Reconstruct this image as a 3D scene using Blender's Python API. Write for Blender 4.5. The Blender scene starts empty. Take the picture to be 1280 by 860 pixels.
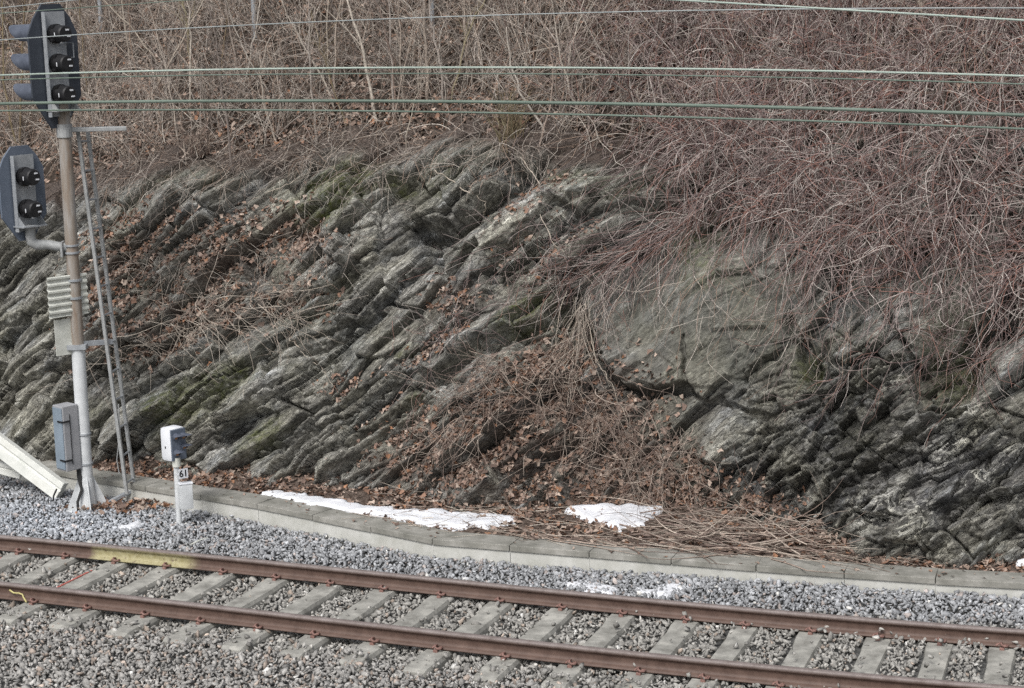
import bpy, bmesh, math, random
import numpy as np
from mathutils import Vector, Matrix
R_ = math.radians
rng = np.random.default_rng(7)
random.seed(7)
S = bpy.context.scene
COL = S.collection

# ------------------------------------------------------------------ camera
F_PX, PITCH, ROLL, H_CAM = 2400.0, 0.18494, -0.02991, 6.2013
cam_d = bpy.data.cameras.new("camera"); cam = bpy.data.objects.new("camera", cam_d); COL.objects.link(cam)
cp, sp, cr, sr = math.cos(PITCH), math.sin(PITCH), math.cos(ROLL), math.sin(ROLL)
FW = np.array([0, cp, -sp]); UP0 = np.array([0, sp, cp]); RT0 = np.array([1.0, 0, 0])
RT = cr*RT0 + sr*UP0; UPV = cr*UP0 - sr*RT0
M = Matrix.Identity(4)
for i in range(3):
    M[i][0], M[i][1], M[i][2] = RT[i], UPV[i], -FW[i]
M[2][3] = H_CAM
cam.matrix_world = M
cam_d.sensor_width = 36; cam_d.lens = F_PX/1280*36; cam_d.clip_end = 500; cam_d.clip_start = 0.5
S.camera = cam
# ------------------------------------------------------------------ light: overcast winter daylight
SUN_EL, SUN_AZ = 50, 205          # azimuth measured clockwise from +Y
w = bpy.data.worlds.new("World"); S.world = w; w.use_nodes = True
nt = w.node_tree; bg = nt.nodes["Background"]
sky = nt.nodes.new("ShaderNodeTexSky"); sky.sky_type = 'NISHITA'; sky.sun_disc = False
sky.sun_elevation = R_(SUN_EL); sky.sun_rotation = R_(SUN_AZ); sky.dust_density = 4.0; sky.air_density = 1.0; sky.ozone_density = 1.0
hs = nt.nodes.new("ShaderNodeHueSaturation"); hs.inputs["Saturation"].default_value = 0.34
nt.links.new(sky.outputs[0], hs.inputs["Color"]); nt.links.new(hs.outputs[0], bg.inputs[0]); bg.inputs[1].default_value = 0.11
sun_d = bpy.data.lights.new("sun", 'SUN'); sun = bpy.data.objects.new("sun", sun_d); COL.objects.link(sun)
sun_d.energy = 1.75; sun_d.angle = R_(20); sun_d.color = (1, 0.98, 0.955)
az = R_(SUN_AZ); el = R_(SUN_EL)
tosun = Vector((math.sin(az)*math.cos(el), math.cos(az)*math.cos(el), math.sin(el)))
sun.rotation_euler = tosun.to_track_quat('Z', 'Y').to_euler()
S.view_settings.view_transform = 'Standard'; S.view_settings.look = 'None'; S.view_settings.gamma = 1
S.view_settings.use_curve_mapping = False; S.view_settings.exposure = 0.42
S.render.engine = 'CYCLES'; S.cycles.max_bounces = 5; S.cycles.diffuse_bounces = 3; S.cycles.use_denoising = False

# ------------------------------------------------------------------ geometry helpers
def ray(px, py):
    a, b = px-640, py-430
    d = FW*F_PX + RT*a - UPV*b
    return d/np.linalg.norm(d)
CAMP = np.array([0, 0, H_CAM])
def U(px, py, z=0.0):
    d = ray(px, py); t = (z-H_CAM)/d[2]; return CAMP + d*t
def UY(px, py, y):
    d = ray(px, py); return CAMP + d*(y/d[1])
def proj(P):
    d = P-CAMP; zc = d@FW
    return 640+F_PX*(d@RT)/zc, 430-F_PX*(d@UPV)/zc

def fast_mesh(name, V, F, smooth=False, attrs=None):
    """V (n,3), F (m,k) faces of one size"""
    me = bpy.data.meshes.new(name)
    V = np.ascontiguousarray(V, dtype=np.float32); F = np.ascontiguousarray(F, dtype=np.int32)
    m, k = F.shape
    me.vertices.add(len(V)); me.vertices.foreach_set("co", V.ravel())
    me.loops.add(m*k); me.loops.foreach_set("vertex_index", F.ravel())
    me.polygons.add(m); me.polygons.foreach_set("loop_start", np.arange(0, m*k, k, dtype=np.int32))
    try: me.polygons.foreach_set("loop_total", np.full(m, k, dtype=np.int32))
    except Exception: pass
    if smooth: me.polygons.foreach_set("use_smooth", np.ones(m, dtype=bool))
    me.update(calc_edges=True)
    for an, (typ, dom, data) in (attrs or {}).items():
        at = me.attributes.new(an, typ, dom)
        key = {"FLOAT": "value", "FLOAT_COLOR": "color", "FLOAT_VECTOR": "vector"}[typ]
        at.data.foreach_set(key, np.ascontiguousarray(data, dtype=np.float32).ravel())
    return me
def link(name, me, mat=None, parent=None, **props):
    o = bpy.data.objects.new(name, me); COL.objects.link(o)
    if mat: me.materials.clear(); me.materials.append(mat)
    if parent: o.parent = parent
    for k, v in props.items(): o[k] = v
    return o
def empty(name, loc, **props):
    o = bpy.data.objects.new(name, None); COL.objects.link(o); o.location = loc; o.empty_display_size = .1
    for k, v in props.items(): o[k] = v
    return o
def from_bm(name, bm, mat, parent=None, smooth=False, **props):
    me = bpy.data.meshes.new(name); bmesh.ops.recalc_face_normals(bm, faces=bm.faces[:]); bm.to_mesh(me); bm.free()
    if smooth:
        me.polygons.foreach_set("use_smooth", np.ones(len(me.polygons), dtype=bool))
        try: me.set_sharp_from_angle(angle=R_(35))
        except Exception: pass
    return link(name, me, mat, parent, **props)
def add_box(bm, c, hx, hy, hz, X=(1,0,0), Y=(0,1,0), Z=(0,0,1), bev=0.0):
    c = Vector(c); X = Vector(X).normalized(); Y = Vector(Y).normalized(); Z = Vector(Z).normalized()
    vs = [bm.verts.new(c + X*sx*hx + Y*sy*hy + Z*sz*hz) for sx in (-1,1) for sy in (-1,1) for sz in (-1,1)]
    q = [(0,1,3,2),(4,6,7,5),(0,4,5,1),(2,3,7,6),(0,2,6,4),(1,5,7,3)]
    fs = [bm.faces.new([vs[i] for i in f]) for f in q]
    if bev > 0:
        es = list({e for f in fs for e in f.edges})
        bmesh.ops.bevel(bm, geom=es, offset=bev, segments=2, affect='EDGES', profile=.6)
def add_tube(bm, pts, r, n=10, caps=True):
    pts = [Vector(p) for p in pts]; rs = r if isinstance(r, (list, tuple)) else [r]*len(pts)
    rings = []; up = None
    for i, p in enumerate(pts):
        t = (pts[min(i+1, len(pts)-1)]-pts[max(i-1, 0)]).normalized()
        if up is None: up = t.orthogonal().normalized()
        up = (up - t*up.dot(t)).normalized(); v = t.cross(up)
        rings.append([bm.verts.new(p + (up*math.cos(2*math.pi*k/n)+v*math.sin(2*math.pi*k/n))*rs[i]) for k in range(n)])
    for a, b in zip(rings[:-1], rings[1:]):
        for k in range(n): bm.faces.new((a[k], a[(k+1) % n], b[(k+1) % n], b[k]))
    if caps:
        bm.faces.new(rings[0][::-1]); bm.faces.new(rings[-1])
def add_prism(bm, outline, d):
    """outline: list of 3d points (planar), extruded by vector d"""
    d = Vector(d); a = [bm.verts.new(Vector(p)) for p in outline]; b = [bm.verts.new(Vector(p)+d) for p in outline]
    bm.faces.new(a); bm.faces.new(b[::-1]); n = len(a)
    for k in range(n): bm.faces.new((a[k], b[k], b[(k+1) % n], a[(k+1) % n]))

# ------------------------------------------------------------------ noise
PERM = np.random.default_rng(3).permutation(4096)
def hsh(i, j=0, k=0):
    i = np.asarray(i).astype(np.int64); j = np.asarray(j).astype(np.int64)
    return PERM[(PERM[(i+k*57) & 4095] + j*7) & 4095] / 4095.0
def perlin(x, y, seed=0):
    xi = np.floor(x).astype(np.int64); yi = np.floor(y).astype(np.int64); fx = x-xi; fy = y-yi
    u = fx*fx*fx*(fx*(fx*6-15)+10); v = fy*fy*fy*(fy*(fy*6-15)+10)
    def g(i, j, dx, dy):
        a = hsh(i, j, seed)*2*np.pi*7; return np.cos(a)*dx+np.sin(a)*dy
    n00 = g(xi, yi, fx, fy); n10 = g(xi+1, yi, fx-1, fy); n01 = g(xi, yi+1, fx, fy-1); n11 = g(xi+1, yi+1, fx-1, fy-1)
    return ((n00*(1-u)+n10*u)*(1-v)+(n01*(1-u)+n11*u)*v)*1.5
def fbm(x, y, o=4, seed=0, g=.5):
    r = 0; a = 1
    for k in range(o): r = r+a*perlin(x*2**k, y*2**k, seed+k*11); a *= g
    return r
def sstep(a, b, x):
    t = np.clip((x-a)/(b-a), 0, 1); return t*t*(3-2*t)

# ------------------------------------------------------------------ materials
def mat_new(name, rough=.85, spec=.3):
    m = bpy.data.materials.new(name); m.use_nodes = True; n = m.node_tree
    b = n.nodes["Principled BSDF"]; b.inputs["Roughness"].default_value = rough; b.inputs["Specular IOR Level"].default_value = spec
    return m, n, b
def N(n, t, **kw):
    x = n.nodes.new(t)
    for k, v in kw.items(): setattr(x, k, v)
    return x
def ramp(n, fac, stops):
    r = N(n, "ShaderNodeValToRGB"); e = r.color_ramp.elements
    while len(e) > 1: e.remove(e[-1])
    e[0].position = stops[0][0]; e[0].color = (*stops[0][1], 1) if len(stops[0][1]) == 3 else stops[0][1]
    for p, c in stops[1:]:
        q = e.new(p); q.color = (*c, 1)
    n.links.new(fac, r.inputs[0]); return r.outputs[0]
def mix(n, fac, a, b, mode='MIX'):
    x = N(n, "ShaderNodeMix", data_type='RGBA', blend_type=mode)
    for s, v in ((x.inputs[0], fac), (x.inputs[6], a), (x.inputs[7], b)):
        if isinstance(v, (float, int)): s.default_value = v
        elif isinstance(v, tuple): s.default_value = (*v, 1)
        else: n.links.new(v, s)
    return x.outputs[2]
def noise(n, vec, scale, detail=4, rough=.55, dist=0):
    x = N(n, "ShaderNodeTexNoise"); x.inputs["Scale"].default_value = scale; x.inputs["Detail"].default_value = detail
    x.inputs["Roughness"].default_value = rough; x.inputs["Distortion"].default_value = dist
    if vec is not None: n.links.new(vec, x.inputs["Vector"])
    return x.outputs[0]
def bump(n, b, h, strength, dist):
    x = N(n, "ShaderNodeBump"); x.inputs["Strength"].default_value = strength; x.inputs["Distance"].default_value = dist
    n.links.new(h, x.inputs["Height"]); n.links.new(x.outputs[0], b.inputs["Normal"]); return x
def simple_mat(name, c1, c2, scale=8, rough=.6, spec=.4, metal=0, stretch=None, bmp=.15, bd=.01, c3=None):
    m, n, b = mat_new(name, rough, spec); b.inputs["Metallic"].default_value = metal
    g = N(n, "ShaderNodeNewGeometry").outputs["Position"]
    if stretch:
        mp = N(n, "ShaderNodeMapping"); mp.inputs["Scale"].default_value = stretch; n.links.new(g, mp.inputs[0]); g = mp.outputs[0]
    f = noise(n, g, scale, 6, .65)
    st = [(.3, c1), (.7, c2)]
    if c3: st = [(.25, c1), (.5, c2), (.72, c3)]
    n.links.new(ramp(n, f, st), b.inputs["Base Color"])
    bump(n, b, noise(n, g, scale*6, 4), bmp, bd)
    return m
def attr_mat(name, rough=.9, spec=.15, bs=60, bmp=.2, bd=.004, var=.35):
    """colour carried per piece by the attribute 'tint', broken up by fine noise"""
    m, n, b = mat_new(name, rough, spec)
    a = N(n, "ShaderNodeAttribute", attribute_name="tint")
    g = N(n, "ShaderNodeNewGeometry").outputs["Position"]; f = noise(n, g, bs, 3, .6)
    v = ramp(n, f, [(.25, (1-var,)*3), (.75, (1+var*.6,)*3)])
    n.links.new(mix(n, 1.0, a.outputs["Color"], v, 'MULTIPLY'), b.inputs["Base Color"])
    if bmp: bump(n, b, f, bmp, bd)
    return m

# rock: attribute st = coordinates along / across the strata
def rock_material():
    m, n, b = mat_new("rock", .72, .35)
    st = N(n, "ShaderNodeAttribute", attribute_name="st").outputs["Vector"]
    tone = N(n, "ShaderNodeAttribute", attribute_name="tone").outputs["Fac"]
    moss = N(n, "ShaderNodeAttribute", attribute_name="moss").outputs["Fac"]
    pale = N(n, "ShaderNodeAttribute", attribute_name="pale").outputs["Fac"]
    soil = N(n, "ShaderNodeAttribute", attribute_name="soil").outputs["Fac"]
    def mp(sx, sy):
        x = N(n, "ShaderNodeMapping"); x.inputs["Scale"].default_value = (sx, sy, 1); n.links.new(st, x.inputs[0]); return x.outputs[0]
    n1 = noise(n, mp(1.2, 3.5), 2.2, 10, .72, .15)
    n2 = noise(n, mp(3, 11), 3, 8, .72, .15)
    n3 = noise(n, st, 24, 4, .62)
    base = ramp(n, n1, [(.30, (.070, .068, .064)), (.45, (.150, .145, .135)), (.56, (.26, .254, .24)), (.67, (.52, .515, .50))])
    base = mix(n, .8, base, ramp(n, n2, [(.32, (.5, .5, .5)), (.62, (1.3, 1.3, 1.3))]), 'MULTIPLY')
    base = mix(n, .6, base, ramp(n, n3, [(.32, (.62, .62, .62)), (.68, (1.35, 1.35, 1.34))]), 'MULTIPLY')
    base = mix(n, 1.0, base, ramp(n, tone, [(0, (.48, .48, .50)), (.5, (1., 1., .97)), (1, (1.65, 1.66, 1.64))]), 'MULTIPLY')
    bl = ramp(n, noise(n, mp(.6, 1.6), 2.1, 3), [(.52, (0, 0, 0)), (.64, (.8, .8, .8))]); base = mix(n, bl, base, mix(n, 1.0, base, (.95, 1.0, 1.09), 'MULTIPLY'))
    # pale lens-shaped flecks between dark foliation
    v = N(n, "ShaderNodeTexVoronoi", feature='F1'); v.inputs["Scale"].default_value = 9; v.inputs["Randomness"].default_value = 1
    nd = N(n, "ShaderNodeTexNoise"); nd.inputs["Scale"].default_value = 7; nd.inputs["Detail"].default_value = 3
    n.links.new(st, nd.inputs["Vector"])
    ad = N(n, "ShaderNodeVectorMath", operation='MULTIPLY_ADD'); n.links.new(nd.outputs["Color"], ad.inputs[0]); ad.inputs[1].default_value = (.08, .06, 0); n.links.new(mp(1, 2.6), ad.inputs[2])
    n.links.new(ad.outputs[0], v.inputs["Vector"])
    fl = ramp(n, v.outputs["Distance"], [(.18, (1, 1, 1)), (.5, (0, 0, 0))])
    fm = N(n, "ShaderNodeMath", operation='MULTIPLY'); n.links.new(fl, fm.inputs[0])
    pm = ramp(n, noise(n, mp(1, 1.4), 2.3, 3), [(.46, (0, 0, 0)), (.68, (.75, .75, .75))]); n.links.new(pm, fm.inputs[1])
    base = mix(n, fm.outputs[0], base, (.46, .45, .41))
    calm = N(n, 'ShaderNodeAttribute', attribute_name='calm').outputs['Fac']
    cm = N(n, 'ShaderNodeMath', operation='MULTIPLY'); n.links.new(calm, cm.inputs[0]); cm.inputs[1].default_value = .70
    cc = ramp(n, noise(n, st, 2.2, 9, .68, .2), [(.3, (.040, .041, .035)), (.5, (.082, .084, .070)), (.68, (.155, .155, .142))])
    base = mix(n, cm.outputs[0], base, mix(n, .5, cc, ramp(n, n3, [(.3, (.75, .75, .75)), (.7, (1.2, 1.2, 1.2))]), 'MULTIPLY'))
    # quartz spots
    pq = N(n, "ShaderNodeMath", operation='MULTIPLY'); n.links.new(pale, pq.inputs[0]); n.links.new(ramp(n, noise(n, mp(1, 1.3), 8, 5, .6, .5), [(.47, (0, 0, 0)), (.56, (1, 1, 1))]), pq.inputs[1])
    base = mix(n, pq.outputs[0], base, (.62, .61, .56))
    # foliation joints
    v2 = N(n, "ShaderNodeTexVoronoi", feature='DISTANCE_TO_EDGE'); v2.inputs["Scale"].default_value = 4.5
    ad2 = N(n, "ShaderNodeVectorMath", operation='MULTIPLY_ADD'); n.links.new(nd.outputs["Color"], ad2.inputs[0]); ad2.inputs[1].default_value = (.10, .12, 0); n.links.new(mp(1, 3.2), ad2.inputs[2])
    n.links.new(ad2.outputs[0], v2.inputs["Vector"])
    jt = ramp(n, v2.outputs["Distance"], [(0, (0, 0, 0)), (.05, (1, 1, 1))])
    v3 = N(n, 'ShaderNodeTexVoronoi', feature='F1'); v3.inputs['Scale'].default_value = 13; n.links.new(ad2.outputs[0], v3.inputs['Vector'])
    base = mix(n, .55, base, ramp(n, v3.outputs['Color'], [(.2, (.6, .6, .6)), (.8, (1.4, 1.4, 1.4))]), 'MULTIPLY')
    # moss and algae
    mn = N(n, "ShaderNodeMath", operation='MULTIPLY'); n.links.new(moss, mn.inputs[0])
    n.links.new(ramp(n, noise(n, mp(2, 3), 4, 7, .75), [(.38, (0, 0, 0)), (.66, (1, 1, 1))]), mn.inputs[1])
    mc = ramp(n, n3, [(.3, (.060, .075, .022)), (.7, (.19, .215, .055))])
    base = mix(n, mn.outputs[0], base, mc)
    g = ramp(n, noise(n, st, 1.1, 4), [(.42, (0, 0, 0)), (.62, (.8, .8, .8))])
    base = mix(n, g, base, mix(n, 1.0, base, (.98, .965, .86), 'MULTIPLY'))
    base = mix(n, soil, base, ramp(n, n3, [(.3, (.06, .048, .042)), (.7, (.15, .115, .095))]))
    n.links.new(base, b.inputs["Base Color"])
    rr = ramp(n, noise(n, mp(1, 2), 3, 4), [(.35, (.42, .42, .42)), (.6, (.8, .8, .8))]); n.links.new(rr, b.inputs["Roughness"])
    a1 = N(n, "ShaderNodeMath", operation='MULTIPLY_ADD'); n.links.new(n2, a1.inputs[0]); a1.inputs[1].default_value = 1.3; n.links.new(n3, a1.inputs[2])
    a2 = N(n, "ShaderNodeMath", operation='MULTIPLY_ADD'); n.links.new(jt, a2.inputs[0]); a2.inputs[1].default_value = .7; n.links.new(a1.outputs[0], a2.inputs[2])
    a3 = N(n, 'ShaderNodeMath', operation='MULTIPLY_ADD'); n.links.new(v3.outputs['Color'], a3.inputs[0]); a3.inputs[1].default_value = .5; n.links.new(a2.outputs[0], a3.inputs[2])
    bp_ = bump(n, b, a3.outputs[0], .9, .035); bs_ = N(n, 'ShaderNodeMath', operation='MULTIPLY_ADD'); n.links.new(calm, bs_.inputs[0]); bs_.inputs[1].default_value = -.45; bs_.inputs[2].default_value = .9; n.links.new(bs_.outputs[0], bp_.inputs['Strength'])
    return m
M_ROCK = rock_material()
M_SOIL = simple_mat("leafy_soil", (.05, .040, .034), (.12, .092, .076), 14, .95, .1, bmp=.8, bd=.03, c3=(.24, .195, .165))
M_BED = simple_mat("ballast_base", (.05, .05, .048), (.16, .16, .155), 18, .95, .1, bmp=.8, bd=.02)
M_STONE = attr_mat("stone", .85, .25, 70, .3, .005, .3)
M_TWIG = attr_mat("bare_twig", .85, .2, 25, 0, .002, .4)
M_LEAF = attr_mat("dry_leaf", .75, .25, 35, .2, .004, .4)
M_SNOW = simple_mat("snow", (.60, .62, .65), (.80, .81, .84), 7, .6, .3, bmp=.4, bd=.02)
M_LID = simple_mat("weathered_concrete", (.13, .13, .112), (.25, .245, .22), 3.2, .9, .2, c3=(.40, .39, .36), bmp=.4)
M_TROUGH = simple_mat("pale_concrete", (.42, .42, .38), (.60, .60, .57), 4, .85, .2, bmp=.2)
M_SLEEPER = simple_mat("sleeper_concrete", (.15, .145, .13), (.29, .285, .26), 5, .9, .2, c3=(.45, .44, .40), bmp=.35, bd=.008)
M_GALV = simple_mat("galvanised_steel", (.27, .29, .31), (.42, .44, .46), 12, .5, .5, .25)
M_GALV2 = simple_mat("dull_galvanised_steel", (.26, .27, .27), (.42, .43, .43), 12, .6, .4, .15)
M_WHITE = simple_mat("white_paint", (.50, .52, .53), (.68, .70, .71), 6, .5, .4)
M_WHITE2 = simple_mat("bright_white_paint", (.68, .70, .74), (.80, .82, .85), 6, .4, .5, bmp=.03)
M_POLE = simple_mat("rust_stained_paint", (.20, .13, .085), (.27, .235, .20), 3.5, .6, .35, stretch=(3, 3, .5), c3=(.36, .35, .34))
M_NAVY = simple_mat("navy_paint", (.035, .042, .055), (.055, .064, .08), 5, .5, .4)
M_NAVY2 = simple_mat("slate_blue_paint", (.10, .125, .165), (.14, .165, .21), 5, .5, .4)
M_HOOD = simple_mat("blue_grey_hood_paint", (.055, .065, .09), (.10, .115, .15), 8, .45, .5)
M_BLACK = simple_mat("black_plastic", (.009, .009, .010), (.02, .02, .022), 12, .5, .4)
M_BOARD = simple_mat("off_white_board", (.46, .47, .42), (.64, .65, .60), 9, .7, .3)
M_BEAM = simple_mat("chalky_white_paint", (.52, .54, .50), (.70, .71, .67), 3, .7, .3, c3=(.60, .60, .55))
M_RUBBER = simple_mat("black_rubber", (.02, .02, .02), (.05, .05, .05), 20, .7, .3)
M_WIRE_G = simple_mat("verdigris_wire", (.28, .34, .30), (.42, .49, .44), 2, .6, .3)
M_WIRE_D = simple_mat("dark_verdigris_wire", (.10, .135, .11), (.17, .215, .18), 2, .6, .3)
M_WIRE_L = simple_mat("grey_wire", (.24, .27, .27), (.36, .39, .39), 2, .5, .4)
M_CLIP = simple_mat("rusty_red_clip", (.15, .08, .066), (.29, .175, .15), 40, .7, .3)
M_RED = simple_mat("red_paint", (.45, .10, .08), (.52, .2, .17), 30, .7, .3)
M_YEL = simple_mat("yellow_paint", (.45, .40, .16), (.55, .5, .25), 30, .7, .3)
def rail_material():
    m, n, b = mat_new("rusty_rail", .6, .4)
    g = N(n, "ShaderNodeNewGeometry").outputs["Position"]
    f = noise(n, g, 9, 6, .7)
    top = N(n, "ShaderNodeAttribute", attribute_name="head").outputs["Fac"]
    pt = N(n, "ShaderNodeAttribute", attribute_name="paint").outputs["Fac"]
    c = ramp(n, f, [(.3, (.075, .046, .036)), (.7, (.135, .088, .070))])
    c = mix(n, top, c, ramp(n, f, [(.3, (.15, .12, .11)), (.7, (.25, .215, .205))]))
    pm = N(n, "ShaderNodeMath", operation='MULTIPLY'); n.links.new(pt, pm.inputs[0]); n.links.new(ramp(n, noise(n, g, 14, 5, .7), [(.32, (.1, .1, .1)), (.42, (.85, .85, .85))]), pm.inputs[1])
    c = mix(n, pm.outputs[0], c, ramp(n, noise(n, g, 22, 3), [(.3, (.30, .27, .13)), (.7, (.44, .41, .25))]))
    n.links.new(c, b.inputs["Base Color"]); bump(n, b, noise(n, g, 60, 4), .25, .004)
    return m
M_RAIL = rail_material()

# ------------------------------------------------------------------ track alignment
D0, TH0, K0, KD = 17.88058, -.39515, .00912, .0039909
_ss = np.linspace(-16, 18, 6801); _a = TH0+K0*_ss+KD*_ss**2/2
_h = _ss[1]-_ss[0]
_X = np.concatenate([[0], np.cumsum((np.cos(_a)[1:]+np.cos(_a)[:-1])/2*_h)]); _Y = np.concatenate([[0], np.cumsum((np.sin(_a)[1:]+np.sin(_a)[:-1])/2*_h)])
_i0 = np.argmin(abs(_ss)); _X -= _X[_i0]; _Y -= _Y[_i0]
def track(s, off=0.0, z=0.0):
    s = np.asarray(s, float); off = np.asarray(off, float)
    x = np.interp(s, _ss, _X); y = np.interp(s, _ss, _Y)+D0; a = TH0+K0*s+KD*s**2/2
    return np.stack([x-np.sin(a)*off, y+np.cos(a)*off, 0*x+z], -1)
SL = -6.46755+np.concatenate([[0], np.cumsum([.62124,.65132,.66169,.70826,.65996,.6581,.63582,.65586,.66842,.68827,.65206,.66296,.59902,.66398,.64158,.59526,.57199])])
SL = np.concatenate([SL[0]-.64*np.arange(6, 0, -1), SL, SL[-1]+.62*np.arange(1, 8)])

# ------------------------------------------------------------------ cutting (wall) frame
WANG = R_(-27.5); A = np.array([math.cos(WANG), math.sin(WANG), 0]); B = np.array([-math.sin(WANG), math.cos(WANG), 0])
O = U(640, 700, 0); O[2] = 0
def ab(P): d = np.asarray(P)-O; return d@A, d@B
def W(a, b, z):
    a, b, z = np.broadcast_arrays(a, b, z); return O + a[..., None]*A + b[..., None]*B + z[..., None]*np.array([0, 0, 1.0])
_lid = [(-60, 566), (0, 581), (42, 589), (125, 605), (230, 621), (320, 636), (480, 668.5), (541, 681), (620, 687.5), (700, 694), (830, 705), (960, 716), (1120, 727.5), (1280, 736.5), (1400, 744)]
ZL = .10
_la, _lb = zip(*[ab(U(x, y, ZL)) for x, y in _lid])
_la = (_la[0]-3,)+_la+(_la[-1]+3,); _lb = (_lb[0]-3*(_lb[1]-_lb[0])/(_la[2]-_la[1]),)+_lb+(_lb[-1]+.15,)
def bt(a): return np.interp(a, _la, _lb)
_rb = [(-60, 566), (0, 576), (130, 588), (250, 597), (350, 607), (430, 618), (480, 622), (560, 640), (620, 646), (680, 640), (760, 632), (850, 640), (930, 655), (1000, 672), (1060, 692), (1110, 705), (1180, 706), (1280, 706), (1400, 712)]
_ra, _rbb = zip(*[ab(U(x, y, .12)) for x, y in _rb])
def b0(a): 
    a = np.asarray(a, float); r = 0
    for o in (-.3, -.15, 0, .15, .3): r = r+np.interp(a+o, _ra, _rbb)/5
    return np.maximum(r, bt(a)+.42)
# crest height of the rock along the wall
_top = [(-60, 290), (0, 280), (60, 262), (130, 238), (200, 222), (250, 214), (330, 222), (400, 206), (480, 203), (560, 188), (640, 190), (700, 215), (780, 215), (860, 200), (930, 185), (1050, 170), (1280, 160), (1400, 150)]
LEAN = R_(64); SLOPE = R_(36)
def _crest():
    aa = []; ww = []
    for x, y in _top:
        d = ray(x, y)      # march along the ray to the leaning wall
        t = np.linspace(14, 34, 4000); P = CAMP+t[:, None]*d; a, b = ab(P)
        f = b-(b0(a)+np.maximum(P[:, 2], 0)/math.tan(LEAN)); i = np.argmax(f > 0); aa.append(a[i]); ww.append(P[i, 2]/math.sin(LEAN))
    return np.array(aa), np.array(ww)
_ca, _cw = _crest()
def wt(a): return np.interp(a, _ca, _cw)
def base_surf(a, w):
    """a along the wall, w arc length up the profile -> b, z, phi"""
    c = wt(a); k = .45
    # incline angle blends from LEAN to SLOPE around w=c ; integrate analytically with a softplus split
    over = np.where(w-c > 12*k, w-c, k*np.log1p(np.exp(np.clip((w-c)/k, -40, 12))))
    lo = w-over
    b = b0(a)+lo*math.cos(LEAN)+over*math.cos(SLOPE); z = lo*math.sin(LEAN)+over*math.sin(SLOPE)
    f = 1/(1+np.exp(-np.clip((w-c)/k, -40, 40))); phi = LEAN*(1-f)+SLOPE*f
    return b, z, phi
def surf_pt(a, w, d=0):
    b, z, phi = base_surf(a, w); return W(a, b-d*np.sin(phi), z+d*np.cos(phi))
# lookup picture -> (a, w)
_ga, _gw = np.meshgrid(np.arange(-11, 9, .03), np.arange(-.3, 12, .03), indexing='ij')
_gx, _gy = proj(surf_pt(_ga.ravel(), _gw.ravel(), .05))
from mathutils.kdtree import KDTree
_kd = KDTree(len(_gx))
_sel = np.where((_gx > -200) & (_gx < 1480) & (_gy > -150) & (_gy < 760))[0][::2]
_kd = KDTree(len(_sel))
for _q in _sel: _kd.insert((_gx[_q], _gy[_q], 0), int(_q))
_kd.balance()
_gaf, _gwf = _ga.ravel(), _gw.ravel()
def inv(px, py):
    _, i, _ = _kd.find((px, py, 0)); return _gaf[i], _gwf[i]

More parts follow.
